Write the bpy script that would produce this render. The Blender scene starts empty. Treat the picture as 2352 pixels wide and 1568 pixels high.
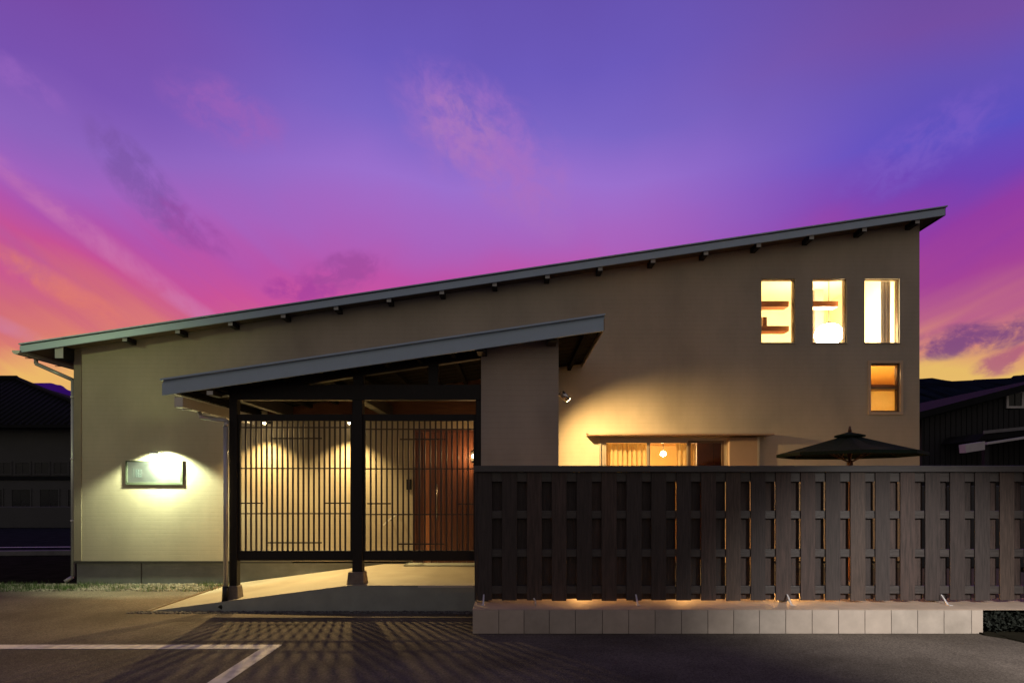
import bpy, math, random
from mathutils import Vector, Matrix
random.seed(7)
R = math.radians
sc = bpy.context.scene

# ------------------------------------------------------------------ camera
CAMZ = 1.70
F = 1400.0                       # focal length in picture units (picture 2352 wide)
cam_d = bpy.data.cameras.new('camera')
cam = bpy.data.objects.new('camera', cam_d)
sc.collection.objects.link(cam)
cam.location = (0, 0, CAMZ)
cam.rotation_euler = (R(90), 0, 0)
cam_d.sensor_width = 36.0
cam_d.lens = F / 2352 * 36
cam_d.shift_y = (1120 - 784) / 2352
cam_d.clip_end = 3000
sc.camera = cam

# ------------------------------------------------------------------ world (dusk sky)
w = bpy.data.worlds.new('World')
sc.world = w
w.use_nodes = True
WN = w.node_tree.nodes
WL = w.node_tree.links
WN.clear()

def lin(c):
    r = []
    for v in c:
        v /= 255.0
        r.append(v / 12.92 if v <= 0.04045 else ((v + 0.055) / 1.055) ** 2.4)
    return (r[0], r[1], r[2], 1)

def M(op, a, b=None, c=None, clamp=False):
    n = WN.new('ShaderNodeMath'); n.operation = op; n.use_clamp = clamp
    for i, v in enumerate((a, b, c)):
        if v is None: continue
        if isinstance(v, (int, float)): n.inputs[i].default_value = v
        else: WL.new(v, n.inputs[i])
    return n.outputs[0]

def smooth(v, lo, hi):
    n = WN.new('ShaderNodeMapRange'); n.interpolation_type = 'SMOOTHSTEP'
    WL.new(v, n.inputs['Value'])
    n.inputs['From Min'].default_value = lo; n.inputs['From Max'].default_value = hi
    return n.outputs[0]

def vec(a, b, c=0.0):
    n = WN.new('ShaderNodeCombineXYZ')
    for i, v in enumerate((a, b, c)):
        if isinstance(v, (int, float)): n.inputs[i].default_value = v
        else: WL.new(v, n.inputs[i])
    return n.outputs[0]

def noise(v, scale, detail=5, rough=0.55, dist=0.0):
    n = WN.new('ShaderNodeTexNoise')
    WL.new(v, n.inputs['Vector'])
    n.inputs['Scale'].default_value = scale; n.inputs['Detail'].default_value = detail
    n.inputs['Roughness'].default_value = rough; n.inputs['Distortion'].default_value = dist
    return n.outputs[0]

def mixc(f, a, b):
    n = WN.new('ShaderNodeMix'); n.data_type = 'RGBA'
    if isinstance(f, (int, float)): n.inputs[0].default_value = f
    else: WL.new(f, n.inputs[0])
    for i, v in ((6, a), (7, b)):
        if isinstance(v, tuple): n.inputs[i].default_value = v
        else: WL.new(v, n.inputs[i])
    return n.outputs[2]

def ramp(v, stops):
    n = WN.new('ShaderNodeValToRGB'); cr = n.color_ramp; cr.interpolation = 'LINEAR'
    while len(cr.elements) < len(stops): cr.elements.new(0.5)
    for e, (p, c) in zip(cr.elements, stops):
        e.position = p; e.color = lin(c)
    WL.new(v, n.inputs[0])
    return n.outputs[0]

tc = WN.new('ShaderNodeTexCoord')
sep = WN.new('ShaderNodeSeparateXYZ'); WL.new(tc.outputs['Generated'], sep.inputs[0])
dx, dy, dz = sep.outputs
hyp = M('SQRT', M('ADD', M('MULTIPLY', dx, dx), M('MULTIPLY', dy, dy)))
DEG = 57.29578
az = M('MULTIPLY', M('ARCTAN2', dx, dy), DEG)            # 0 straight ahead, + to the right
el = M('MULTIPLY', M('ARCTAN2', dz, hyp), DEG)
# streaks fanning up from the afterglow on both sides: noise stretched along a tilted line
def streak(ang, sx, sy, seed):
    c, s = math.cos(R(ang)), math.sin(R(ang))
    u = M('ADD', M('MULTIPLY', az, c), M('MULTIPLY', el, s))
    v = M('SUBTRACT', M('MULTIPLY', el, c), M('MULTIPLY', az, s))
    return noise(vec(M('MULTIPLY', u, sx), M('MULTIPLY', v, sy), seed), 1.0, 4, 0.5, 0.3)
sl = streak(-33, 0.025, 0.26, 3.3)
sr = streak(22, 0.03, 0.22, 8.1)
wl_ = M('MULTIPLY', M('SUBTRACT', 1.0, smooth(az, -30, -8)), M('SUBTRACT', 1.0, smooth(el, 15, 27)))
wr_ = M('MULTIPLY', smooth(az, 22, 34), M('SUBTRACT', 1.0, smooth(el, 16, 26)))
big = noise(vec(M('MULTIPLY', az, 0.05), M('MULTIPLY', el, 0.07), 1.7), 1.0, 3, 0.5)
e1 = M('ADD', el, M('MULTIPLY', M('SUBTRACT', big, 0.5), 7.0))
e1 = M('ADD', e1, M('MULTIPLY', M('MULTIPLY', M('SUBTRACT', sl, 0.5), wl_), 10.5))
e1 = M('ADD', e1, M('MULTIPLY', M('MULTIPLY', M('SUBTRACT', sr, 0.5), wr_), 8.5))
t = M('DIVIDE', e1, 50.0, clamp=True)
D = 50.0
left = ramp(t, [(0, (226, 178, 104)), (8.6/D, (236, 184, 104)), (11/D, (218, 124, 112)), (13/D, (208, 106, 122)),
                (16.0/D, (198, 82, 148)), (19/D, (176, 84, 172)), (22/D, (160, 98, 190)), (25/D, (138, 98, 188)),
                (28.5/D, (120, 82, 176)), (33/D, (118, 74, 165)), (1, (80, 66, 140))])
cen = ramp(t, [(0, (222, 160, 110)), (10/D, (214, 110, 130)), (16/D, (204, 82, 156)), (19/D, (190, 82, 166)),
               (22/D, (170, 98, 188)), (26/D, (154, 112, 206)), (30.5/D, (124, 102, 198)), (35/D, (108, 90, 188)),
               (39/D, (102, 82, 176)), (1, (80, 68, 148))])
right = ramp(t, [(0, (226, 178, 104)), (8.6/D, (230, 186, 104)), (10.3/D, (214, 138, 118)), (12.6/D, (186, 98, 136)),
                 (15.3/D, (164, 66, 150)), (18.2/D, (146, 60, 162)), (21/D, (112, 68, 180)), (24/D, (92, 80, 192)),
                 (28.5/D, (102, 82, 180)), (32/D, (114, 78, 164)), (1, (80, 66, 140))])
east = ramp(t, [(0, (143, 134, 119)), (0.3, (139, 130, 121)), (1, (104, 97, 116))])
col = mixc(smooth(az, -40, -10), left, cen)
col = mixc(smooth(az, 8, 36), col, right)

def blob(ca, ce, ra, re, tilt, sharp, seed, lo, hi):
    """noise-broken elliptical cloud mask around azimuth/elevation (degrees)"""
    c, s = math.cos(R(tilt)), math.sin(R(tilt))
    a0 = M('SUBTRACT', az, ca); e0 = M('SUBTRACT', el, ce)
    u = M('DIVIDE', M('ADD', M('MULTIPLY', a0, c), M('MULTIPLY', e0, s)), ra)
    v = M('DIVIDE', M('SUBTRACT', M('MULTIPLY', e0, c), M('MULTIPLY', a0, s)), re)
    d = M('ADD', M('MULTIPLY', u, u), M('MULTIPLY', v, v))
    g = M('SUBTRACT', 1.0, d, clamp=True)
    n = noise(vec(M('MULTIPLY', u, ra * sharp), M('MULTIPLY', v, re * sharp * 1.4), seed), 1.0, 7, 0.62, 0.35)
    n = M('MULTIPLY', M('SUBTRACT', n, 0.28), 1.9, clamp=True)
    return smooth(M('MULTIPLY', M('POWER', g, 0.8), n), 0.02, hi + .12)

def ae(x, y):
    ddx = x - 1176; ddy = 1120 - y
    return math.degrees(math.atan2(ddx, F)), math.degrees(math.atan2(ddy, math.hypot(ddx, F)))
for (x, y, ra, re, tilt, sharp, seed, lo, hi, colr, amt) in [
    (330, 425, 6.0, 2.1, -44, 0.42, 2.0, 0.12, 0.42, (118, 82, 160), 0.6),
    (440, 520, 4.2, 1.5, -30, 0.5, 5.0, 0.12, 0.42, (150, 72, 158), 0.55),
    (790, 625, 4.6, 1.9, 18, 0.45, 9.0, 0.10, 0.36, (150, 72, 152), 0.6),
    (690, 665, 3.6, 1.3, 4, 0.5, 12.0, 0.10, 0.36, (166, 66, 156), 0.8),
    (1120, 340, 11.0, 5.0, -28, 0.33, 21.0, 0.22, 0.52, (164, 112, 196), 0.75),
    (1060, 300, 5.5, 3.0, -30, 0.6, 25.0, 0.26, 0.5, (172, 120, 190), 0.7),
    (520, 260, 6.0, 2.6, -10, 0.4, 31.0, 0.24, 0.55, (160, 98, 184), 0.6),
    (1180, 430, 8.0, 3.0, -35, 0.4, 33.0, 0.2, 0.5, (172, 110, 190), 0.5),
    (40, 180, 3.6, 1.2, -20, 0.5, 35.0, 0.18, 0.5, (150, 100, 190), 0.6),
    (250, 570, 13.0, 1.1, -31, 0.16, 61.0, 0.02, 0.5, (206, 124, 178), 0.6),
    (480, 730, 8.0, 0.9, -27, 0.2, 63.0, 0.02, 0.5, (206, 118, 170), 0.6),
    (60, 770, 6.0, 0.7, -22, 0.2, 65.0, 0.02, 0.5, (206, 128, 160), 0.6),
    (2240, 775, 6.0, 1.5, 6, 0.45, 41.0, 0.08, 0.36, (120, 70, 126), 0.9),
    (2330, 825, 3.0, 1.1, 14, 0.5, 43.0, 0.08, 0.36, (168, 86, 124), 0.8),
    (2120, 340, 7.0, 2.6, 20, 0.5, 47.0, 0.24, 0.5, (124, 92, 196), 0.6),
    (60, 590, 5.0, 1.6, -28, 0.3, 53.0, 0.16, 0.5, (186, 96, 150), 0.6),
    (130, 660, 7.0, 1.2, -24, 0.22, 55.0, 0.12, 0.5, (226, 126, 108), 0.7)]:
    a_, e_ = ae(x, y)
    m = M('MULTIPLY', blob(a_, e_, ra, re, tilt, sharp, seed, lo, hi), amt)
    col = mixc(m, col, lin(colr))
absaz = M('ABSOLUTE', az)
col = mixc(smooth(absaz, 50, 95), col, east)
# overhead the colour evens out, below the horizon it darkens to earth
col = mixc(smooth(el, 45, 75), col, lin((84, 74, 124)))
col = mixc(smooth(M('MULTIPLY', el, -1.0), 0.0, 4.0), col, lin((40, 36, 36)))
bg = WN.new('ShaderNodeBackground'); WL.new(col, bg.inputs[0]); bg.inputs[1].default_value = 1.0
wo = WN.new('ShaderNodeOutputWorld'); WL.new(bg.outputs[0], wo.inputs[0])

# ------------------------------------------------------------------ exposure
sc.view_settings.view_transform = 'Standard'
sc.view_settings.look = 'None'
sc.view_settings.exposure = 0.0
sc.view_settings.gamma = 1.0
sc.view_settings.use_curve_mapping = False
sc.render.engine = 'CYCLES'
sc.cycles.use_denoising = True
sc.cycles.max_bounces = 8
sc.cycles.transparent_max_bounces = 12
sc.cycles.sample_clamp_indirect = 6.0

# ================================================================== helpers
COL = sc.collection
def PX(x, s): return (x - 1176) / s
def PZ(y, s): return CAMZ - (y - 1120) / s
def YS(s): return F / s

class MB:
    """collects geometry, then links it as one mesh object"""
    def __init__(self): self.v = []; self.f = []; self.sm = []
    def box(self, x0, x1, y0, y1, z0, z1):
        return self.hexa([(x0, y0, z0), (x1, y0, z0), (x1, y1, z0), (x0, y1, z0),
                          (x0, y0, z1), (x1, y0, z1), (x1, y1, z1), (x0, y1, z1)])
    def hexa(self, p):
        b = len(self.v); self.v += [tuple(q) for q in p]
        for f in ((0, 3, 2, 1), (4, 5, 6, 7), (0, 1, 5, 4), (1, 2, 6, 5), (2, 3, 7, 6), (3, 0, 4, 7)):
            self.f.append(tuple(b + i for i in f)); self.sm.append(False)
        return self
    def prism(self, pts, y0, y1):
        """polygon of (x, z), counter-clockwise seen from -Y, pulled from y0 to y1"""
        b = len(self.v); n = len(pts)
        self.v += [(x, y0, z) for x, z in pts] + [(x, y1, z) for x, z in pts]
        self.f.append(tuple(range(b, b + n))); self.f.append(tuple(range(b + 2 * n - 1, b + n - 1, -1)))
        for i in range(n):
            j = (i + 1) % n
            self.f.append((b + j, b + i, b + n + i, b + n + j))
        self.sm += [False] * (n + 2)
        return self
    def tube(self, a, b_, r0, r1=None, n=12, caps=True):
        r1 = r0 if r1 is None else r1
        a = Vector(a); c = Vector(b_); d = (c - a).normalized()
        up = Vector((0, 0, 1)) if abs(d.z) < 0.9 else Vector((1, 0, 0))
        u = d.cross(up).normalized(); w_ = d.cross(u)
        b = len(self.v)
        for (p, r) in ((a, r0), (c, r1)):
            for i in range(n):
                q = p + (u * math.cos(2 * math.pi * i / n) + w_ * math.sin(2 * math.pi * i / n)) * r
                self.v.append(tuple(q))
        for i in range(n):
            j = (i + 1) % n
            self.f.append((b + i, b + j, b + n + j, b + n + i)); self.sm.append(True)
        if caps:
            self.f.append(tuple(b + n - 1 - i for i in range(n))); self.f.append(tuple(b + n + i for i in range(n)))
            self.sm += [False, False]
        return self
    def path(self, pts, r, n=10):
        for i in range(len(pts) - 1): self.tube(pts[i], pts[i + 1], r, n=n)
        return self
    def ball(self, c, r, n=16, m=10, sz=1.0):
        b = len(self.v)
        for i in range(m + 1):
            th = math.pi * i / m
            for j in range(n):
                ph = 2 * math.pi * j / n
                self.v.append((c[0] + r * math.sin(th) * math.cos(ph), c[1] + r * math.sin(th) * math.sin(ph), c[2] + r * math.cos(th) * sz))
        for i in range(m):
            for j in range(n):
                k = (j + 1) % n
                self.f.append((b + i * n + j, b + (i + 1) * n + j, b + (i + 1) * n + k, b + i * n + k)); self.sm.append(True)
        return self
    def quad(self, a, b_, c, d):
        b = len(self.v); self.v += [tuple(a), tuple(b_), tuple(c), tuple(d)]
        self.f.append((b, b + 1, b + 2, b + 3)); self.sm.append(False); return self
    def build(self, name, m, parent=None, bevel=0.0, kind=None, label=None):
        me = bpy.data.meshes.new(name)
        me.from_pydata(self.v, [], self.f)
        me.polygons.foreach_set('use_smooth', self.sm)
        me.materials.append(m); me.update()
        o = bpy.data.objects.new(name, me); COL.objects.link(o)
        if parent: 
            o.parent = parent
            o.matrix_parent_inverse = Matrix.Translation(-Vector(parent.location))
        if bevel:
            md = o.modifiers.new('bevel', 'BEVEL'); md.width = bevel; md.segments = 2; md.limit_method = 'ANGLE'
        if kind: o['kind'] = kind
        if label: o['label'] = label
        return o

def box(name, m, parent, x0, x1, y0, y1, z0, z1, bevel=0.0, **k):
    return MB().box(x0, x1, y0, y1, z0, z1).build(name, m, parent, bevel, **k)

def tag(o, label, cat, group=None, kind=None):
    o['label'] = label; o['category'] = cat
    if group: o['group'] = group
    if kind: o['kind'] = kind
    return o
def thing(name, loc, label, cat, group=None):
    o = bpy.data.objects.new(name, None); COL.objects.link(o); o.location = loc
    o.empty_display_size = 0.3
    return tag(o, label, cat, group)

def copy_at(o, dx_, dy_=0, dz_=0):
    c = o.copy(); COL.objects.link(c)
    c.location = Vector(o.location) + Vector((dx_, dy_, dz_))
    return c

# ------------------------------------------------------------------ materials
def mat(name, c, rough=0.7, metal=0.0, var=0.15, vscale=3.0, bump=0.0, bscale=60.0, coat=0.0,
        stretch=(1, 1, 1), spec=0.5, c2=None, dirt=0.0, dscale=1.2, emit=None, es=0.0, bdist=0.004):
    m = bpy.data.materials.new(name); m.use_nodes = True
    N, L = m.node_tree.nodes, m.node_tree.links
    p = N['Principled BSDF']
    p.inputs['Roughness'].default_value = rough; p.inputs['Metallic'].default_value = metal
    p.inputs['Specular IOR Level'].default_value = spec
    if coat: p.inputs['Coat Weight'].default_value = coat
    tcn = N.new('ShaderNodeTexCoord'); mp = N.new('ShaderNodeMapping'); mp.inputs['Scale'].default_value = stretch
    L.new(tcn.outputs['Object'], mp.inputs[0])
    n1 = N.new('ShaderNodeTexNoise'); n1.inputs['Scale'].default_value = vscale; n1.inputs['Detail'].default_value = 6
    n1.inputs['Roughness'].default_value = 0.62
    L.new(mp.outputs[0], n1.inputs['Vector'])
    mr = N.new('ShaderNodeMapRange'); mr.inputs['From Min'].default_value = 0.3; mr.inputs['From Max'].default_value = 0.7
    L.new(n1.outputs[0], mr.inputs[0])
    mx = N.new('ShaderNodeMix'); mx.data_type = 'RGBA'; L.new(mr.outputs[0], mx.inputs[0])
    if c2 is None:
        a = tuple(v * (1 - var) for v in c) + (1,); b = tuple(min(1, v * (1 + var)) for v in c) + (1,)
    else:
        a, b = tuple(c) + (1,), tuple(c2) + (1,)
    mx.inputs[6].default_value = a; mx.inputs[7].default_value = b
    out = mx.outputs[2]
    if dirt:
        n2 = N.new('ShaderNodeTexNoise'); n2.inputs['Scale'].default_value = dscale; n2.inputs['Detail'].default_value = 8
        L.new(tcn.outputs['Object'], n2.inputs['Vector'])
        r2 = N.new('ShaderNodeMapRange'); r2.inputs['From Min'].default_value = 0.45; r2.inputs['From Max'].default_value = 0.75
        r2.inputs['To Max'].default_value = dirt
        L.new(n2.outputs[0], r2.inputs[0])
        m2 = N.new('ShaderNodeMix'); m2.data_type = 'RGBA'; L.new(r2.outputs[0], m2.inputs[0])
        L.new(out, m2.inputs[6]); m2.inputs[7].default_value = (c[0] * .35, c[1] * .33, c[2] * .3, 1)
        out = m2.outputs[2]
    L.new(out, p.inputs['Base Color'])
    rr = N.new('ShaderNodeMapRange'); rr.inputs['To Min'].default_value = max(0, rough - .1); rr.inputs['To Max'].default_value = min(1, rough + .1)
    L.new(n1.outputs[0], rr.inputs[0]); L.new(rr.outputs[0], p.inputs['Roughness'])
    if bump:
        n3 = N.new('ShaderNodeTexNoise'); n3.inputs['Scale'].default_value = bscale; n3.inputs['Detail'].default_value = 4
        L.new(mp.outputs[0], n3.inputs['Vector'])
        bp = N.new('ShaderNodeBump'); bp.inputs['Strength'].default_value = bump; bp.inputs['Distance'].default_value = bdist
        L.new(n3.outputs[0], bp.inputs['Height']); L.new(bp.outputs[0], p.inputs['Normal'])
    if emit:
        p.inputs['Emission Color'].default_value = tuple(emit) + (1,); p.inputs['Emission Strength'].default_value = es
    return m

def siding(name, c, period=0.075, strength=0.5, dark=0.14):
    """horizontally ribbed rendered siding"""
    m = mat(name, c, 0.8, var=0.13, vscale=0.8, stretch=(1.6, 1, .5), dirt=0.16, dscale=1.6)
    N, L = m.node_tree.nodes, m.node_tree.links
    p = N['Principled BSDF']
    tcn = N.new('ShaderNodeTexCoord'); sp = N.new('ShaderNodeSeparateXYZ'); L.new(tcn.outputs['Object'], sp.inputs[0])
    nz = N.new('ShaderNodeTexNoise'); nz.inputs['Scale'].default_value = 2.5; nz.inputs['Detail'].default_value = 5
    mp = N.new('ShaderNodeMapping'); mp.inputs['Scale'].default_value = (1, 1, 26)
    L.new(tcn.outputs['Object'], mp.inputs[0]); L.new(mp.outputs[0], nz.inputs['Vector'])
    def mm(op, a, b):
        n = N.new('ShaderNodeMath'); n.operation = op
        for i, v in enumerate((a, b)):
            if isinstance(v, (int, float)): n.inputs[i].default_value = v
            else: L.new(v, n.inputs[i])
        return n.outputs[0]
    z = mm('ADD', mm('DIVIDE', sp.outputs[2], period), mm('MULTIPLY', nz.outputs[0], 0.35))
    saw = mm('FRACT', z, 0)
    groove = mm('LESS_THAN', saw, 0.16)
    line = mm('MULTIPLY', groove, mm('MULTIPLY', nz.outputs[0], 1.6))
    old = p.inputs['Base Color'].links[0].from_socket
    mx = N.new('ShaderNodeMix'); mx.data_type = 'RGBA'
    L.new(mm('MULTIPLY', line, dark * 2), mx.inputs[0])
    L.new(old, mx.inputs[6]); mx.inputs[7].default_value = (c[0] * .4, c[1] * .4, c[2] * .4, 1)
    L.new(mx.outputs[2], p.inputs['Base Color'])
    h = mm('SUBTRACT', mm('MULTIPLY', nz.outputs[0], 0.7), mm('MULTIPLY', groove, 1.0))
    bp = N.new('ShaderNodeBump'); bp.inputs['Strength'].default_value = strength; bp.inputs['Distance'].default_value = 0.004
    L.new(h, bp.inputs['Height']); L.new(bp.outputs[0], p.inputs['Normal'])
    return m

def glass(name, tint=(1, 1, 1), gl=0.12):
    m = bpy.data.materials.new(name); m.use_nodes = True
    N, L = m.node_tree.nodes, m.node_tree.links
    N.remove(N['Principled BSDF']); out = N['Material Output']
    tr = N.new('ShaderNodeBsdfTransparent'); tr.inputs[0].default_value = tuple(tint) + (1,)
    g = N.new('ShaderNodeBsdfGlossy'); g.inputs['Roughness'].default_value = 0.03
    lw = N.new('ShaderNodeLayerWeight'); lw.inputs[0].default_value = gl
    mx = N.new('ShaderNodeMixShader'); L.new(lw.outputs['Fresnel'], mx.inputs[0]); L.new(tr.outputs[0], mx.inputs[1]); L.new(g.outputs[0], mx.inputs[2])
    L.new(mx.outputs[0], out.inputs[0])
    return m

def translucent(name, c, tr=0.5):
    m = mat(name, c, 0.9, var=0.08, vscale=20)
    N, L = m.node_tree.nodes, m.node_tree.links
    p = N['Principled BSDF']; t_ = N.new('ShaderNodeBsdfTranslucent'); t_.inputs[0].default_value = tuple(c) + (1,)
    mx = N.new('ShaderNodeMixShader'); mx.inputs[0].default_value = tr
    L.new(p.outputs[0], mx.inputs[1]); L.new(t_.outputs[0], mx.inputs[2]); L.new(mx.outputs[0], N['Material Output'].inputs[0])
    return m

def asphalt(name):
    m = mat(name, (0.118, 0.100, 0.082), 0.95, var=0.34, vscale=0.7, dirt=0.6, dscale=0.8, spec=0.1)
    N, L = m.node_tree.nodes, m.node_tree.links
    p = N['Principled BSDF']; tcn = N.new('ShaderNodeTexCoord')
    v = N.new('ShaderNodeTexVoronoi'); v.inputs['Scale'].default_value = 75; L.new(tcn.outputs['Object'], v.inputs['Vector'])
    n = N.new('ShaderNodeTexNoise'); n.inputs['Scale'].default_value = 30; n.inputs['Detail'].default_value = 8; L.new(tcn.outputs['Object'], n.inputs['Vector'])
    ad = N.new('ShaderNodeMath'); ad.operation = 'ADD'; L.new(v.outputs['Distance'], ad.inputs[0]); L.new(n.outputs[0], ad.inputs[1])
    bp = N.new('ShaderNodeBump'); bp.inputs['Strength'].default_value = 0.45; bp.inputs['Distance'].default_value = 0.005
    L.new(ad.outputs[0], bp.inputs['Height']); L.new(bp.outputs[0], p.inputs['Normal'])
    # single stones of different grey
    old = p.inputs['Base Color'].links[0].from_socket
    mr = N.new('ShaderNodeMapRange'); mr.inputs['From Min'].default_value = 0.1; mr.inputs['From Max'].default_value = 0.9
    mr.inputs['To Min'].default_value = 0.78; mr.inputs['To Max'].default_value = 1.3
    sx = N.new('ShaderNodeSeparateColor'); L.new(v.outputs['Color'], sx.inputs[0]); L.new(sx.outputs[0], mr.inputs[0])
    ml = N.new('ShaderNodeVectorMath'); ml.operation = 'SCALE'; L.new(old, ml.inputs[0]); L.new(mr.outputs[0], ml.inputs['Scale'])
    L.new(ml.outputs[0], p.inputs['Base Color'])
    return m

mt_asphalt = asphalt('asphalt')
mt_road = mat('old_road', (0.022, 0.024, 0.026), 1.0, spec=0.0, var=0.3)
mt_paint = mat('road_paint', (0.62, 0.58, 0.56), 0.7, var=0.1, vscale=14, dirt=0.55, dscale=9, bump=0.6, bscale=90)
mt_wall = siding('house_siding', (0.47, 0.405, 0.305), 0.075, 0.2, 0.05)
mt_wing = siding('wing_siding', (0.42, 0.355, 0.30), 0.075, 0.3, 0.06)
mt_trimwall = mat('corner_trim', (0.26, 0.215, 0.16), 0.7, var=0.1)
mt_found = mat('foundation', (0.21, 0.215, 0.20), 0.9, var=0.18, vscale=2.5, bump=0.5, bscale=40, dirt=0.3)
mt_flash = mat('flashing', (0.06, 0.055, 0.05), 0.5, 0.4)
mt_fascia = mat('fascia_metal', (0.38, 0.49, 0.60), 0.45, 0.25, var=0.05)
mt_roof = mat('roof_metal', (0.13, 0.15, 0.16), 0.4, 0.5, var=0.1)
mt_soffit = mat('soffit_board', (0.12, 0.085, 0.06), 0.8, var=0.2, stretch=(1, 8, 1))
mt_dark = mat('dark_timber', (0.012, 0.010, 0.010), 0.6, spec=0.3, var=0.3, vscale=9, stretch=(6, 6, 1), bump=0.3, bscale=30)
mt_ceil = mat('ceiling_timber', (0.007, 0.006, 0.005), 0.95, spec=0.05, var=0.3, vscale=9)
mt_wallpanel = mat('brown_wall_panel', (0.11, 0.045, 0.022), 0.6, var=0.3, vscale=4, stretch=(1, 6, 6))
mt_slat = mat('slat_timber', (0.05, 0.032, 0.022), 0.5, var=0.3, vscale=9, stretch=(6, 6, 1))
mt_endpaint = mat('white_end_paint', (0.5, 0.5, 0.48), 0.6, var=0.08)
mt_gutter = mat('gutter_metal', (0.55, 0.52, 0.48), 0.32, 0.45, var=0.06)
mt_pipe = mat('downpipe_metal', (0.50, 0.50, 0.50), 0.35, 0.35, var=0.08)
mt_concrete = mat('pale_concrete', (0.30, 0.27, 0.215), 0.62, var=0.14, vscale=1.6, bump=0.35, bscale=70, dirt=0.3, dscale=2)
mt_rampside = mat('ramp_side_concrete', (0.30, 0.32, 0.29), 0.85, var=0.15, vscale=3, bump=0.5, bscale=60, dirt=0.25)
mt_stone = mat('post_stone', (0.16, 0.13, 0.11), 0.8, var=0.25, vscale=14, bump=0.8, bscale=30)
mt_tile = mat('beige_tile', (0.48, 0.41, 0.345), 0.5, dirt=0.25, dscale=3, var=0.1, vscale=4, bump=0.15, bscale=50)
mt_tile2 = mat('beige_tile_b', (0.43, 0.375, 0.32), 0.5, dirt=0.3, dscale=3, var=0.12, vscale=5, bump=0.15, bscale=50)
mt_grout = mat('grout', (0.12, 0.11, 0.10), 0.9)
mt_ledge = mat('ledge_mortar', (0.46, 0.36, 0.27), 0.8, var=0.12, vscale=5, bump=0.4, dirt=0.25)
mt_fence = mat('fence_board', (0.056, 0.036, 0.031), 0.62, var=0.55, vscale=5, stretch=(9, 9, 0.7), bump=0.6, bscale=14, c2=None)
mt_fence_b = mat('fence_board_b', (0.038, 0.027, 0.025), 0.62, var=0.5, vscale=6, stretch=(9, 9, 0.6), bump=0.6, bscale=14)
mt_fence_c = mat('fence_board_c', (0.066, 0.045, 0.036), 0.6, var=0.5, vscale=5, stretch=(11, 11, 0.8), bump=0.6, bscale=14)
mt_fence_d = mat('fence_board_d', (0.044, 0.034, 0.032), 0.7, var=0.5, vscale=7, stretch=(10, 10, 0.5), bump=0.6, bscale=14)
mt_rail = mat('fence_rail', (0.056, 0.048, 0.046), 0.42, var=0.2, vscale=5, stretch=(0.8, 9, 9), bump=0.5, bscale=14)
mt_cap = mat('fence_cap', (0.07, 0.065, 0.065), 0.45, var=0.2, vscale=5, stretch=(0.8, 9, 9))
mt_galv = mat('galvanised', (0.68, 0.66, 0.64), 0.4, 0.3, var=0.1, vscale=20)
mt_alu = mat('bronze_aluminium', (0.16, 0.10, 0.06), 0.4, 0.5, var=0.1)
mt_alul = mat('pale_aluminium', (0.42, 0.36, 0.28), 0.4, 0.4, var=0.06)
mt_arch = mat('architrave_paint', (0.60, 0.45, 0.30), 0.6, var=0.06)
mt_shutter = mat('shutter_box', (0.36, 0.25, 0.17), 0.55, 0.2, var=0.06)
mt_glass = glass('window_glass')
mt_glassd = glass('dim_glass', (0.9, 0.85, 0.8), 0.2)
mt_cream = mat('room_plaster', (0.82, 0.78, 0.56), 0.9, var=0.04)
mt_white = mat('room_white', (0.84, 0.82, 0.74), 0.9, var=0.03)
mt_warm = mat('warm_room', (0.74, 0.50, 0.20), 0.9, var=0.08)
mt_shelf = mat('shelf_wood', (0.34, 0.11, 0.03), 0.5, var=0.15, stretch=(1, 8, 8))
mt_closet = mat('closet_wood', (0.10, 0.035, 0.02), 0.5, var=0.2, stretch=(8, 8, 1))
mt_curtain = translucent('curtain_cloth', (0.72, 0.56, 0.30), 0.5)
mt_curtg = translucent('grey_curtain', (0.42, 0.36, 0.36), 0.15)
mt_blind = translucent('paper_blind', (0.66, 0.45, 0.17), 0.6)
mt_blind2 = translucent('pale_paper_blind', (0.85, 0.72, 0.42), 0.6)
mt_globe = mat('lamp_globe', (0.9, 0.88, 0.8), 0.5, emit=(1.0, 0.82, 0.46), es=120)
mt_globe2 = mat('small_lamp_globe', (0.9, 0.88, 0.8), 0.5, emit=(1.0, 0.74, 0.34), es=170)
mt_ground = mat('garden_light_globe', (0.9, 0.85, 0.7), 0.5, emit=(1.0, 0.47, 0.13), es=700)
mt_globe3 = mat('stair_lamp_globe', (0.9, 0.88, 0.8), 0.5, emit=(1.0, 0.86, 0.46), es=120)
mt_bulb = mat('lamp_lens', (0.9, 0.88, 0.8), 0.5, emit=(1.0, 0.80, 0.45), es=40)
mt_bulbg = mat('sign_lamp_lens', (0.9, 0.92, 0.8), 0.5, emit=(0.90, 1.0, 0.70), es=10)
mt_door = mat('door_wood', (0.17, 0.062, 0.034), 0.38, var=0.25, vscale=4, stretch=(12, 12, 0.6), bump=0.3, bscale=10, coat=0.3)
mt_doorglint = mat('door_wood_glint', (0.42, 0.16, 0.065), 0.35, var=0.2, vscale=4, stretch=(12, 12, 0.6), coat=0.3)  # lighter tone paints a bar of reflected light onto one door board
mt_steel = mat('steel', (0.62, 0.60, 0.58), 0.25, 0.9, var=0.05)
mt_black = mat('black_metal', (0.02, 0.02, 0.02), 0.4, 0.4)
mt_signframe = mat('sign_frame', (0.085, 0.10, 0.07), 0.5, 0.3, var=0.1)
mt_signpanel = mat('sign_panel', (0.54, 0.59, 0.60), 0.40, 1.0, var=0.05)
mt_signink = mat('sign_ink', (0.05, 0.065, 0.07), 0.5)
mt_umb = mat('umbrella_cloth', (0.012, 0.022, 0.014), 0.9, spec=0.15, var=0.15, vscale=6, bump=0.3, bscale=120)
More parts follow.
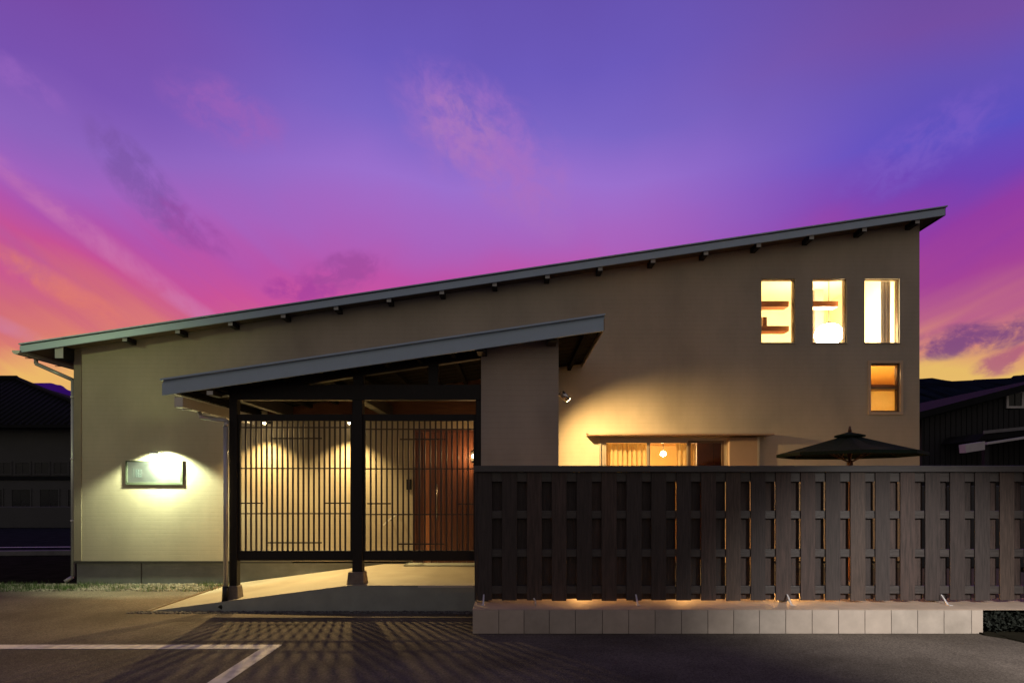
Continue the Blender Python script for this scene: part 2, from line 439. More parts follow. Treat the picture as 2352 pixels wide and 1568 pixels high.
mt_umbwood = mat('umbrella_pole_wood', (0.11, 0.045, 0.025), 0.5)
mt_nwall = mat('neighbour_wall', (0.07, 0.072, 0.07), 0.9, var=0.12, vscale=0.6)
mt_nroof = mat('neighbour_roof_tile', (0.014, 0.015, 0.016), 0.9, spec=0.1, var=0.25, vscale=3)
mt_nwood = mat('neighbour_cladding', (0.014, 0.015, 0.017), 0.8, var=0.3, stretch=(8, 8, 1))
mt_nwhite = mat('neighbour_white', (0.55, 0.53, 0.52), 0.7, var=0.12, dirt=0.3)
mt_nglass = mat('neighbour_glass', (0.02, 0.022, 0.025), 0.25, spec=0.3)
mt_gravel = mat('gravel_stone', (0.17, 0.155, 0.125), 0.85, var=0.45, vscale=9)
mt_gravelshade = mat('shaded_gravel_stone', (0.10, 0.095, 0.09), 0.85, var=0.6, vscale=14)  # darker stones, shadow of the landing edge put into the colour
mt_grass = mat('grass_blade', (0.045, 0.085, 0.018), 0.8, var=0.35, vscale=4)
mt_leaf = mat('shrub_leaf', (0.008, 0.012, 0.007), 0.8, var=0.4, vscale=4)
mt_bark = mat('shrub_bark', (0.04, 0.03, 0.02), 0.9)
mt_soil = mat('soil', (0.022, 0.020, 0.014), 1.0, spec=0.0, var=0.3, bump=0.8, bscale=20)
mt_kerb = mat('kerb_concrete', (0.16, 0.16, 0.155), 0.85, var=0.2, bump=0.4)
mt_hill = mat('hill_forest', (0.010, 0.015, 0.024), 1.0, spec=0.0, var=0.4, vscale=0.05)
mt_mount = mat('hazed_mountain', (0.14, 0.03, 0.42), 1.0, spec=0.0, var=0.12, vscale=0.01)  # purple distance haze put into the albedo
mt_terr = mat('terrace_paving', (0.14, 0.12, 0.09), 0.9, spec=0.1, var=0.12, vscale=3)

# ================================================================== ground
g = MB()
g.quad((-900, -60, 0), (900, -60, 0), (900, 1500, 0), (-900, 1500, 0))
ground = g.build('ground', mt_asphalt, kind='structure')
YL0, YL1 = 6.43, 6.60
ln = MB().box(-20, -2.49, YL0, YL1, 0.002, 0.006).build('parking_line', mt_paint, kind='structure')
ln2 = MB().box(-2.655, -2.49, 1.0, YL0 - 0.001, 0.002, 0.006).build('parking_line', mt_paint, kind='structure')
MB().hexa([(-60, 13.2, -.01), (-7.9, 15.85, -.01), (-7.9, 34, -.01), (-60, 34, -.01), (-60, 13.2, .004), (-7.9, 15.85, .004), (-7.9, 34, .004), (-60, 34, .004)]).build('road', mt_road, kind='structure')
MB().hexa([(-60, 10.78, -.01), (-7.8, 10.78, -.01), (-7.8, 15.84, -.01), (-60, 13.19, -.01), (-60, 10.78, .004), (-7.8, 10.78, .004), (-7.8, 15.84, .004), (-60, 13.19, .004)]).build('verge', mt_soil, kind='structure')
# verge kerb beyond the left end of the house
MB().hexa([(-40, 12.6, 0), (-8.6, 15.6, 0), (-8.6, 15.75, 0), (-40, 12.75, 0), (-40, 12.6, .13), (-8.6, 15.6, .13), (-8.6, 15.75, .13), (-40, 12.75, .13)]).build('kerb', mt_kerb, kind='structure', bevel=0.02)
MB().hexa([(-40, 15.3, 0.002), (-8.6, 17.8, 0.002), (-8.6, 17.95, 0.002), (-40, 15.45, 0.002), (-40, 15.3, .008), (-8.6, 17.8, .008), (-8.6, 17.95, .008), (-40, 15.45, .008)]).build('road_line', mt_paint, kind='structure')

# ================================================================== house
SW = 130.0
YW = YS(SW)                      # front wall plane
SF = 134.0
YF = YS(SF)                      # roof verge plane
XL, XR = PX(172, SW), PX(2112, SW)
zt0, kslope = PZ(789, SF), 0.1484
xr0, xr1 = PX(45, SF), PX(2175, SF)
def ZT(X): return zt0 + kslope * (X - xr0)
YB = YW + 8.0
house = thing('house', ((XL + XR) / 2, YW + 4, 0), 'beige monopitch-roofed house with three bright upper windows and a grey fascia', 'house')

openings = [  # x0,x1,z0,z1 in the front wall
    (PX(1749, SW), PX(1826, SW), PZ(787, SW), PZ(640, SW)),
    (PX(1867, SW), PX(1944, SW), PZ(787, SW), PZ(640, SW)),
    (PX(1986, SW), PX(2066, SW), PZ(787, SW), PZ(640, SW)),
    (PX(1999, SW), PX(2067, SW), PZ(946, SW), PZ(834, SW)),
    (PX(1380, SW), PX(1668, SW), 0.33, PZ(1006, SW)),
]
DX0, DX1, DZ0, DZ1 = PX(948, SW), PX(1094, SW), 0.354, PZ(984, SW)
openings.append((DX0, DX1, DZ0, DZ1))
FZ = PZ(1288, SW)
def wall_with_holes(name, m, parent, x0, x1, z0, ztop, y0, y1, ops):
    mb = MB()
    xs = sorted({x0, x1} | {o[0] for o in ops} | {o[1] for o in ops})
    for a, b in zip(xs[:-1], xs[1:]):
        mid = (a + b) / 2
        hs = sorted([(o[2], o[3]) for o in ops if o[0] < mid < o[1]])
        z = z0
        for (h0, h1) in hs:
            if h0 > z: mb.box(a, b, y0, y1, z, h0)
            z = h1
        mb.prism([(a, z), (b, z), (b, ztop(b)), (a, ztop(a))], y0, y1)
    return mb.build(name, m, parent)
wtop = lambda X: ZT(X) - 0.125
wall_with_holes('front_wall', mt_wall, house, XL, XR, FZ, wtop, YW, YW + 0.15, openings)
box('foundation', mt_found, house, XL + 0.02, XR - 0.02, YW + 0.02, YW + 0.15, -0.05, FZ - 0.035, bevel=0.004)
box('base_flashing', mt_flash, house, XL - 0.01, PX(516, SW) + 1.2, YW - 0.018, YW + 0.12, FZ - 0.034, FZ + 0.004)
for xj in (PX(322, SW),):
    box('foundation_joint', mt_flash, house, xj, xj + .022, YW + .016, YW + .03, 0, FZ - 0.036)
# side and back walls
MB().hexa([(XL, YW + .151, 0), (XL + .15, YW + .151, 0), (XL + .15, YB, 0), (XL, YB, 0),
           (XL, YW + .151, wtop(XL)), (XL + .15, YW + .151, wtop(XL + .15)), (XL + .15, YB, wtop(XL + .15)), (XL, YB, wtop(XL))]).build('side_wall', mt_wall, house)
MB().hexa([(XR - .15, YW + .151, 0), (XR, YW + .151, 0), (XR, YB, 0), (XR - .15, YB, 0),
           (XR - .15, YW + .151, wtop(XR - .15)), (XR, YW + .151, wtop(XR)), (XR, YB, wtop(XR)), (XR - .15, YB, wtop(XR - .15))]).build('side_wall', mt_wall, house)
MB().prism([(XL + .151, 0), (XR - .151, 0), (XR - .151, wtop(XR - .151)), (XL + .151, wtop(XL + .151))], YB - .15, YB).build('back_wall', mt_wall, house)
# corner trim
box('corner_trim', mt_trimwall, house, XL - 0.012, XL + 0.12, YW - 0.012, YW + 0.1, FZ + 0.005, wtop(XL) - 0.02)
# roof
def slope_slab(mb, x0, x1, y0, y1, top, t0, t1):
    """slab following the roof slope between depths t0 (upper) and t1 (lower) below the top line"""
    mb.hexa([(x0, y0, top(x0) - t1), (x1, y0, top(x1) - t1), (x1, y1, top(x1) - t1), (x0, y1, top(x0) - t1),
             (x0, y0, top(x0) - t0), (x1, y0, top(x1) - t0), (x1, y1, top(x1) - t0), (x0, y1, top(x0) - t0)])
    return mb
roof = slope_slab(MB(), xr0 + .02, xr1 - .02, YF + 0.03, YB + 0.4, ZT, 0.012, 0.118).build('roof', mt_roof, house)
slope_slab(MB(), xr0 + .02, xr1 - .02, YF + 0.03, YB + 0.4, ZT, 0.119, 0.124).build('soffit', mt_soffit, house)
slope_slab(MB(), xr0, xr1 - 0.03, YF, YF + 0.028, ZT, 0.036, 0.155).build('fascia', mt_fascia, roof, bevel=0.003)
slope_slab(MB(), xr0, xr1, YF - 0.028, YF + 0.028, ZT, 0.0, 0.022).build('drip_edge', mt_fascia, roof, bevel=0.003)
slope_slab(MB(), xr0 + .01, xr1 - .01, YF + 0.012, YF + 0.029, ZT, 0.023, 0.035).build('shadow_gap', mt_flash, roof)
slope_slab(MB(), xr1 - 0.029, xr1 - 0.002, YF + 0.03, YB + .4, ZT, 0.024, 0.15).build('high_eave_board', mt_flash, roof)
slope_slab(MB(), xr0 + .001, xr0 + 0.019, YF + 0.03, YB + .4, ZT, 0.01, 0.15).build('low_eave_board', mt_flash, roof)
for k in range(int((YB - YF) / 0.45)):     # standing seams on the hidden upper side
    yy = YF + 0.4 + k * 0.45
    slope_slab(MB(), xr0 + .03, xr1 - .03, yy, yy + 0.025, ZT, -0.022, 0.011).build('roof_seam', mt_roof, roof)
# purlin ends under the verge
def purlin(parent, xc, wd, ht, y0, y1, top, off, white=True, name='purlin', m=None):
    z1 = top(xc - wd / 2) - off
    b = box(name, m or mt_dark, parent, xc - wd / 2, xc + wd / 2, y0, y1, z1 - ht, z1, bevel=0.004)
    if white:
        box('end_cap', mt_endpaint, b, xc - wd / 2 + .004, xc + wd / 2 - .004, y0 - 0.006, y0 - 0.001, z1 - ht + .004, z1 - .004)
    return b
for k in range(0, 16):
    xc = 6.98 - 0.91 * k
    purlin(house, xc, 0.085, 0.082, YF + 0.05, YW - 0.002, ZT, 0.126)
purlin(house, XL - 0.075, 0.15, 0.20, YF + 0.05, YW + 1.0, ZT, 0.126)
# gutter along the low eave + downpipe
def gutter(parent, xc, zc, y0, y1, r=0.06, m=mt_gutter):
    mb = MB(); n = 8
    pts = [(xc + r * math.cos(math.pi + math.pi * i / n), zc + r * math.sin(math.pi + math.pi * i / n)) for i in range(n + 1)]
    inner = [(xc + (r - .006) * math.cos(2 * math.pi - math.pi * i / n), zc + (r - .006) * math.sin(2 * math.pi - math.pi * i / n)) for i in range(n + 1)]
    for i in range(n):
        a, b = pts[i], pts[i + 1]; c, d = inner[n - i - 1], inner[n - i]
        mb.hexa([(a[0], y0, a[1]), (b[0], y0, b[1]), (b[0], y1, b[1]), (a[0], y1, a[1]),
                 (d[0], y0, d[1]), (c[0], y0, c[1]), (c[0], y1, c[1]), (d[0], y1, d[1])])
    mb.prism(pts, y0 - .006, y0)
    return mb.build('gutter', m, parent)
gutter(house, xr0 - 0.045, ZT(xr0) - 0.12, YF - 0.02, YB + .3, 0.068)
for yy in (10.7, 11.4, 12.1):
    box('gutter_bracket', mt_dark, house, xr0 - .11, xr0, yy, yy + .02, ZT(xr0) - .2, ZT(xr0) - .19)
XP = PX(163, 129.5)
MB().path([(xr0 - .04, 10.86, ZT(xr0) - .18), (xr0 - .04, 10.86, ZT(xr0) - .26), (XP, 10.86, 3.62), (XP, 10.86, .12), (XP - .1, 10.8, .04)], 0.033).build('downpipe', mt_pipe, house)
for zz in (3.3, 2.2, 1.1):
    MB().tube((XP, 10.86, zz), (XP, 10.86, zz + .03), .04).build('pipe_clip', mt_galv, house)

# --- upper windows with frames and panes
def window(parent, o, ft=0.035, m=mt_alu, split=None, proud=0.012, depth=0.07, name='window'):
    x0, x1, z0, z1 = o
    mb = MB(); y0, y1 = YW + .03, YW + .03 + depth
    mb.box(x0, x1, y0, y1, z0, z0 + ft); mb.box(x0, x1, y0, y1, z1 - ft, z1)
    mb.box(x0, x0 + ft, y0, y1, z0 + ft, z1 - ft); mb.box(x1 - ft, x1, y0, y1, z0 + ft, z1 - ft)
    f = mb.build(name, m, parent, label=None)
    cuts = [z0 + ft] + ([split] if split else []) + [z1 - ft]
    for a, b in zip(cuts[:-1], cuts[1:]):
        box('pane', mt_glass, f, x0 + ft, x1 - ft, y0 + .02, y0 + .026, a + (0.012 if a == split else 0), b - (0.012 if b == split else 0))
    if split: box('sash_bar', m, f, x0 + ft, x1 - ft, y0 - .005, y1 - .01, split - .014, split + .014)
    return f
for i in range(3): window(house, openings[i], 0.012)
w4 = window(house, openings[3], 0.03, split=PZ(890, SW))
# outer architrave of the small window
x0, x1, z0, z1 = openings[3]
mb = MB(); a = .045
for (p, q, r, s) in ((x0 - a, x1 + a, z1, z1 + a), (x0 - a, x1 + a, z0 - a, z0), (x0 - a, x0, z0, z1), (x1, x1 + a, z0, z1)):
    mb.box(p, q, YW - 0.02, YW - 0.001, r, s)
mb.build('architrave', mt_arch, w4)
for i in range(3):
    x0, x1, z0, z1 = openings[i]
    box('window_sill', mt_alul, house, x0 - .01, x1 + .01, YW - 0.02, YW + 0.029, z0 - .018, z0 - .002)

# --- rooms behind
def room(parent, x0, x1, y0, y1, z0, z1, m, mfloor=None, name='room_wall'):
    t_ = .05
    box(name, m, parent, x0, x1, y1, y1 + t_, z0, z1)
    box(name, m, parent, x0 - t_, x0, y0, y1 + t_, z0, z1)
    box(name, m, parent, x1, x1 + t_, y0, y1 + t_, z0, z1)
    box('room_ceiling', m, parent, x0 - t_, x1 + t_, y0, y1 + t_, z1 + .001, z1 + t_)
    box('room_floor', mfloor or mt_shelf, parent, x0 - t_, x1 + t_, y0, y1 + t_, z0 - t_, z0 - .001)
room(house, 4.1, 7.0, YW + .152, 13.6, 3.55, 5.80, mt_cream)
room(house, 6.15, 6.99, YW + .152, 12.0, 2.75, 3.45, mt_warm)
room(house, 1.35, 4.6, YW + .152, 14.2, .30, 2.68, mt_warm)
# ================================================================== things in the rooms
sh1 = box('wall_shelf', mt_shelf, None, 4.12, 5.03, YW + .3, YW + .52, 4.99, 5.09, bevel=.003)
tag(sh1, 'long brown shelf high up in the leftmost upper window', 'shelf', 'wall shelves in the upstairs room')
sh2 = box('wall_shelf', mt_shelf, None, 4.12, 5.03, YW + .3, YW + .52, 4.545, 4.64, bevel=.003)
tag(sh2, 'lower brown shelf with a short upright in the leftmost upper window', 'shelf', 'wall shelves in the upstairs room')
box('shelf_upright', mt_shelf, sh2, PX(1748, 125.5), PX(1757, 125.5), YW + .3, YW + .52, 4.642, 4.80)
sh3 = box('wall_shelf', mt_shelf, None, PX(1846, 125.5), 5.93, YW + .3, YW + .52, 4.99, 5.09, bevel=.003)
tag(sh3, 'brown shelf in the middle upper window behind the lamp cord', 'shelf', 'wall shelves in the upstairs room')
pl = thing('pendant_lamp', (6.02, 11.62, 5.8), 'bright round pendant lamp glowing low in the middle upper window', 'lamp')
MB().ball((6.04, 11.62, 4.62), .25, 24, 14, .82).build('globe', mt_globe, pl)
MB().tube((6.04, 11.62, 4.80), (6.04, 11.62, 5.8), .006, n=6).build('cord', mt_black, pl)
MB().tube((6.04, 11.62, 4.79), (6.04, 11.62, 4.85), .04, n=12).build('lamp_cap', mt_black, pl)
col_ = box('room_column', mt_curtg, None, 6.26, 6.44, 12.6, 12.78, 3.55, 5.799)
tag(col_, 'pale grey post standing inside the room behind the middle upper window', 'column')

def curtain(x0, x1, y, z0, z1, m, folds, amp, label, name='curtain'):
    n = folds * 8; mb = MB()
    for i in range(n + 1):
        X = x0 + (x1 - x0) * i / n; yy = y + amp * math.sin(2 * math.pi * folds * i / n) * (0.8 + 0.2 * math.sin(i * 1.7))
        mb.v += [(X, yy, z0), (X, yy * 1.0, z1)]
    for i in range(n):
        mb.f.append((2 * i, 2 * i + 2, 2 * i + 3, 2 * i + 1)); mb.sm.append(True)
    o = mb.build(name, m)
    md = o.modifiers.new('solid', 'SOLIDIFY'); md.thickness = 0.003
    tag(o, label, 'curtain'); return o
curtain(PX(2026, 127.5), PX(2047, 127.5), YW + .24, 4.1, 5.6, mt_curtg, 3, .02, 'narrow grey curtain drawn aside in the rightmost upper window')
curtain(6.22, 6.95, YW + .26, 2.9, PZ(891, 129), mt_blind2, 1, .004, 'pale amber paper blind covering the bottom half of the small lower right window', 'paper_blind')
curtain(6.22, 6.95, YW + .28, PZ(890, 129), 3.43 + .5, mt_blind, 1, .004, 'orange paper blind covering the top half of the small lower right window', 'paper_blind')

def light(kind, name, loc, energy, color, **k):
    d = bpy.data.lights.new(name, kind); o = bpy.data.objects.new(name, d); COL.objects.link(o)
    o.location = loc; d.energy = energy; d.color = color
    par = k.pop('parent', None); aim = k.pop('aim', None)
    for a, b in k.items(): setattr(d, a, b)
    if aim is not None:
        o.rotation_euler = (Vector(aim) - Vector(loc)).to_track_quat('-Z', 'Y').to_euler()
    if par: o.parent = par; o.matrix_parent_inverse = Matrix.Translation(-Vector(par.location))
    return o

# small window lamp (stairwell)
sl_ = thing('stair_lamp', (6.6, 11.7, 3.45), 'small warm ceiling lamp behind the small two-pane window', 'lamp')
MB().ball((6.6, 11.6, 3.36), .06, 14, 8).build('globe', mt_globe3, sl_)
# terrace door: three sliding panels
ox0, ox1, oz0, oz1 = openings[4]
td = MB()
td.box(ox0, ox1, YW + .02, YW + .12, oz1 - .04, oz1); td.box(ox0, ox1, YW + .02, YW + .12, oz0, oz0 + .03)
td.box(ox0, ox0 + .06, YW + .02, YW + .12, oz0 + .03, oz1 - .04); td.box(ox1 - .03, ox1, YW + .02, YW + .12, oz0 + .03, oz1 - .04)
tdo = td.build('terrace_door', mt_alul, house)
edges = [ox0 + .06, PX(1492, SW), PX(1585, SW), ox1 - .03]
for i in range(3):
    a, b = edges[i] + (.0 if i == 0 else -.02), edges[i + 1]
    yy = YW + .03 + .028 * (i % 2)
    f = MB(); s_ = .04
    f.box(a, b, yy, yy + .026, oz1 - .041 - s_, oz1 - .041); f.box(a, b, yy, yy + .026, oz0 + .031, oz0 + .10)
    f.box(a, a + s_, yy, yy + .026, oz0 + .10, oz1 - .041 - s_); f.box(b - s_, b, yy, yy + .026, oz0 + .10, oz1 - .041 - s_)
    f.build('sliding_sash', mt_alul if i < 2 else mt_alu, tdo)
    box('pane', mt_glass if i < 2 else mt_glassd, tdo, a + s_, b - s_, yy + .01, yy + .015, oz0 + .10, oz1 - .081)
# jamb trim left of the door
box('door_jamb_trim', mt_alul, house, ox0 - .03, ox0 - .001, YW - .03, YW + .05, oz0, oz1 + .03)
# shutter box
sx0, sx1 = ox1 + .01, PX(1737, SW)
sb = box('shutter_box', mt_shutter, house, sx0, sx1, YW - .13, YW - .001, .36, PZ(1004, 132), bevel=.006)
box('shutter_box_edge', mt_alul, sb, sx1 - .035, sx1 + .004, YW - .136, YW - .0015, .35, PZ(1003, 132))
# visor above the door
vs = MB().hexa([(PX(1352, 134), YW - .34, 2.605), (PX(1778, 134), YW - .34, 2.605), (PX(1778, 134), YW - .001, 2.605), (PX(1352, 134), YW - .001, 2.605),
                (PX(1352, 134), YW - .34, 2.635), (PX(1778, 134), YW - .34, 2.635), (PX(1778, 134), YW - .001, 2.665), (PX(1352, 134), YW - .001, 2.665)]).build('door_visor', mt_shutter, house, bevel=.003)
curtain(ox0 + .08, PX(1486, 128), YW + .22, .34, 2.5, mt_curtain, 9, .03, 'warm cream curtain behind the left glass of the terrace door')
curtain(PX(1556, 128), PX(1600, 128), YW + .22, .34, 2.5, mt_curtain, 4, .03, 'gathered curtain between the middle and dark right glass of the terrace door')
cl = box('closet', mt_closet, None, PX(1603, 126), 4.58, YW + .40, YW + 1.1, .301, 2.6, bevel=.004)
tag(cl, 'dark wooden closet standing behind the right glass of the terrace door', 'closet')
for k in range(1, 3):
    box('closet_door_gap', mt_black, cl, PX(1603, 126) + .3 * k, PX(1603, 126) + .3 * k + .008, YW + .393, YW + .399, .33, 2.57)
pl2 = thing('pendant_lamp', (3.13, 12.5, 2.68), 'small warm pendant lamp behind the middle glass of the terrace door', 'lamp')
MB().ball((3.10, 12.5, 2.40), .055, 14, 8).build('globe', mt_globe2, pl2)
MB().tube((3.10, 12.5, 2.45), (3.10, 12.5, 2.679), .006, n=6).build('cord', mt_black, pl2)
light('POINT', 'room_lamp_light', (2.5, 12.2, 2.3), 130, (1.0, .76, .36), shadow_soft_size=.12, parent=pl2)

# ------------------------------------------------------------------ entrance door (part of the house)
ed = MB()
ed.box(DX0, DX0 + .05, YW + .01, YW + .12, DZ0, DZ1); ed.box(DX1 - .05, DX1, YW + .01, YW + .12, DZ0, DZ1)
ed.box(DX0 + .05, DX1 - .05, YW + .01, YW + .12, DZ1 - .05, DZ1)
edo = ed.build('entrance_door', mt_door, house)
n = 8; wd = (DX1 - DX0 - .10) / n
for i in range(n):
    m = mt_doorglint if i == 1 else mt_door
    box('door_board', m, edo, DX0 + .05 + i * wd + .003, DX0 + .05 + (i + 1) * wd - .003, YW + .06 - (.012 if i == 1 else 0), YW + .10, DZ0 + .02, DZ1 - .052, bevel=.003)
MB().path([(DX0 + .42, YW + .058, 1.15), (DX0 + .42, YW + .0, 1.15), (DX0 + .42, YW + .0, 1.75), (DX0 + .42, YW + .058, 1.75)], .014).build('door_handle', mt_steel, edo)
for yy in (1112, 1180, 1252):
    zc = PZ(yy, SW)
    b = MB().tube((DX1 - .035, YW + .006, zc - .05), (DX1 - .035, YW + .006, zc + .05), .011, n=8).build('door_hinge', mt_steel, edo)

# ================================================================== sign
SX0, SX1, SZ0, SZ1 = PX(284, 131), PX(416, 131), PZ(1113, 131), PZ(1057, 131)
sign = thing('wall_sign', ((SX0 + SX1) / 2, YW, SZ0), 'wide framed metal name sign glaring under its lamp on the green-lit wall', 'sign')
box('sign_panel', mt_signpanel, sign, SX0 + .02, SX1 - .02, YW - .026, YW - .008, SZ0 + .02, SZ1 - .02)
t_ = .044
for (a, b, c, d) in ((SX0, SX1, SZ0, SZ0 + t_), (SX0, SX1, SZ1 - t_ * .5, SZ1), (SX0, SX0 + t_ * .7, SZ0 + t_, SZ1 - t_ * .5), (SX1 - t_, SX1, SZ0 + t_, SZ1 - t_ * .5)):
    box('sign_frame', mt_signframe, sign, a, b, YW - .036, YW - .002, c, d, bevel=.003)
ink = MB()
def sgx(c): return SX0 + (c - 620) / 1170 * (SX1 - SX0)
def sgz(c): return SZ1 - (c - 510) / 510 * (SZ1 - SZ0)
for (a, b, c, d) in ((820, 845, 690, 860), (858, 880, 690, 860), (893, 940, 700, 730), (893, 940, 750, 775), (893, 940, 800, 860), (765, 775, 660, 860)):
    ink.box(sgx(a), sgx(b), YW - .0275, YW - .0262, sgz(d), sgz(c))
ink.build('sign_mark', mt_signink, sign)
LX, LZ = PX(363, 132), PZ(1043, 132)
slm = thing('sign_lamp', (LX, YW, LZ), 'small bright lamp arching out of the wall over the framed sign', 'lamp')
MB().path([(LX, YW - .001, LZ + .03), (LX, YW - .15, LZ + .05), (LX, YW - .28, LZ + .03)], .008).build('lamp_arm', mt_black, slm)
MB().tube((LX - .06, YW - .28, LZ + .02), (LX + .06, YW - .28, LZ + .02), .018, n=12).build('lamp_hood', mt_endpaint, slm)
MB().tube((LX - .055, YW - .278, LZ - .003), (LX + .055, YW - .278, LZ - .003), .010, n=12).build('lamp_tube', mt_bulbg, slm)
light('SPOT', 'sign_lamp_light', (LX, YW - .27, LZ - .03), 300, (.88, 1.0, .60), aim=(LX, YW + .05, LZ - .42), spot_size=R(140), spot_blend=.28, shadow_soft_size=.05, parent=slm)
light('SPOT', 'sign_lamp_spill', (LX, YW - .60, LZ + .10), 12, (.76, 1.0, .36), aim=(LX, YW - 1.0, LZ + 1.1), spot_size=R(165), spot_blend=1.0, shadow_soft_size=.08, parent=slm)

# ================================================================== entrance porch
SP = 164.0
YP = YS(SP)
YPF = YS(171)
px0, px1 = PX(372, 171), PX(1390, 171)
pz0, pk = PZ(870, 171), 0.1463
def PT(X): return pz0 + pk * (X - px0)
porch = thing('entrance_porch', (-1.7, 9.5, .35), 'dark timber lean-to porch with grey fascia over the entrance and its rendered end wall', 'porch')
pr = slope_slab(MB(), px0 + .02, px1 - .02, YPF + .03, YW - .004, PT, .03, .13).build('roof', mt_roof, porch)
slope_slab(MB(), px0, px1 - .02, YPF, YPF + .028, PT, .060, .222).build('fascia', mt_fascia, pr, bevel=.003)
slope_slab(MB(), px0 - .01, px1, YPF - .035, YPF + .028, PT, 0.0, .026).build('drip_edge', mt_fascia, pr, bevel=.003)
slope_slab(MB(), px0 + .01, px1 - .01, YPF + .01, YPF + .029, PT, .027, .059).build('shadow_gap', mt_fascia, pr)
slope_slab(MB(), px1 - .019, px1 - .002, YPF + .03, YW - .004, PT, .03, .20).build('high_edge_board', mt_trimwall, pr)
slope_slab(MB(), px0 + .001, px0 + .019, YPF + .03, YW - .004, PT, .03, .16).build('low_edge_board', mt_gutter, pr)
# boards and rafters seen from below
y = YPF + .035; i = 0
while y + .13 < YW:
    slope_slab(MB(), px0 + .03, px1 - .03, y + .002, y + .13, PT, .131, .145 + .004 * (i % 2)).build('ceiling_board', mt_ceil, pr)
    y += .134; i += 1
for k, xx in enumerate([px0 + .25 + .455 * i for i in range(13)]):
    if -0.52 < xx < 0.74: continue
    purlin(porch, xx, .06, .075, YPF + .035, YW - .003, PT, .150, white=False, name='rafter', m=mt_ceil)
purlin(porch, PX(487, 169), .09, .06, YPF + .04, YPF + .3, PT, .235, name='purlin_stub')
# posts, beams, struts
ZB0, ZB1 = PZ(918, SP), PZ(883, SP)
XPL0, XPL1 = PX(526, SP), PX(544, SP)
XPM0, XPM1 = PX(809, SP), PX(832, SP)
RX0, RX1, RZ = PX(345, 167), PX(800, 167), .352
YR = YS(167)
def RampZ(X): return max(0.0, min(RZ, (X - RX0) / (RX1 - RX0) * RZ))
box('post', mt_dark, porch, XPL0, XPL1, YP, YP + .115, RampZ(XPL0) + .19, ZB1 + .02, bevel=.004)
box('post', mt_dark, porch, XPM0, XPM1, YP, YP + .14, RZ + .16, ZB0, bevel=.004)
box('post', mt_dark, porch, PX(1093, SP), -.432, YP + .01, YP + .11, RZ, ZB0, bevel=.004)
def stone(xa, xb, ya, yb, z0, z1):
    m_ = MB().hexa([(xa, ya, z0), (xb, ya, z0), (xb, yb, z0), (xa, yb, z0), (xa + .02, ya + .02, z1), (xb - .02, ya + .02, z1), (xb - .02, yb - .02, z1), (xa + .02, yb - .02, z1)])
    return m_.build('post_base', mt_stone, porch, bevel=.015)
stone(PX(515, 165), PX(546, 165), YP - .04, YP + .16, RampZ(XPL0) - .02, RampZ(XPL0) + .2)
stone(PX(795, 165), PX(837, 165), YP - .05, YP + .19, RZ - .002, RZ + .175)
box('beam', mt_dark, porch, XPL1 + .001, -.432, YP - .005, YP + .12, ZB0, ZB1, bevel=.004)
for (a, b) in ((XPL0, XPL1), (XPM0, XPM1)):
    box('cross_beam', mt_dark, porch, a + .003, b - .003, YP + .122, YW - .003, ZB0 + .01, ZB1 - .01, bevel=.004)
MB().prism([(XPL0 - .35, 2.93), (-.433, 2.93), (-.433, PT(-.433) - .16), (XPL0 - .35, PT(XPL0 - .35) - .16)], YW - .022, YW - .002).build('brown_wall_panel', mt_wallpanel, porch)  # brown panel laid over the wall above the screens to darken it
for xd in (822, 995):
    xs_ = PX(xd, SP)
    box('strut', mt_dark, porch, xs_ - .07, xs_ + .07, YP + .0, YP + .115, ZB1 + .001, PT(xs_ - .07) - .16, bevel=.004)
slope_slab(MB(), XPL0 - .2, -.432, YP + .002, YP + .112, PT, .151, .27).build('top_plate', mt_dark, porch, bevel=.004)
# end wall of the porch (rendered)
WX0, WX1 = PX(1105, SP), PX(1283, SP)
MB().prism([(WX0, .0), (WX1, .0), (WX1, PT(WX1) - .15), (WX0, PT(WX0) - .15)], YP, YW - .003).build('end_wall', mt_wing, porch)
# little purlin ends over the end wall
for xx in (WX0 + .02, .55): purlin(porch, xx, .13, .09, YPF + .04, YP - .003, PT, .152, white=False, name='purlin_end')
# box gutter along the low edge
gx = PX(413, 170)
gb = MB(); gy0, gy1 = YPF + .02, YW - .3; gz = PZ(934, 171)
gb.box(gx - .05, gx + .05, gy0, gy1, gz, gz + .01); gb.box(gx - .06, gx - .05, gy0, gy1, gz, gz + .14); gb.box(gx + .05, gx + .056, gy0, gy1, gz, gz + .14)
gb.box(gx - .05, gx + .05, gy0, gy0 + .008, gz + .01, gz + .13)
gb.build('gutter', mt_gutter, porch, bevel=.004)
for yy in (8.4, 8.9, 9.4, 9.9): box('gutter_bracket', mt_steel, porch, gx - .075, gx + .07, yy, yy + .02, gz - .012, gz - .001)
XD = PX(518, 166)
MB().path([(gx, 8.75, gz), (gx + .05, 8.7, gz - .08), (XD, 8.47, gz - .16), (XD, 8.44, gz - .24), (XD, 8.44, .34)], .031).build('downpipe', mt_pipe, porch)
MB().path([(XD, 8.44, .34), (XD - .015, 8.44, .12), (XD - .06, 8.40, .04)], .04).build('downpipe_boot', mt_black, porch)

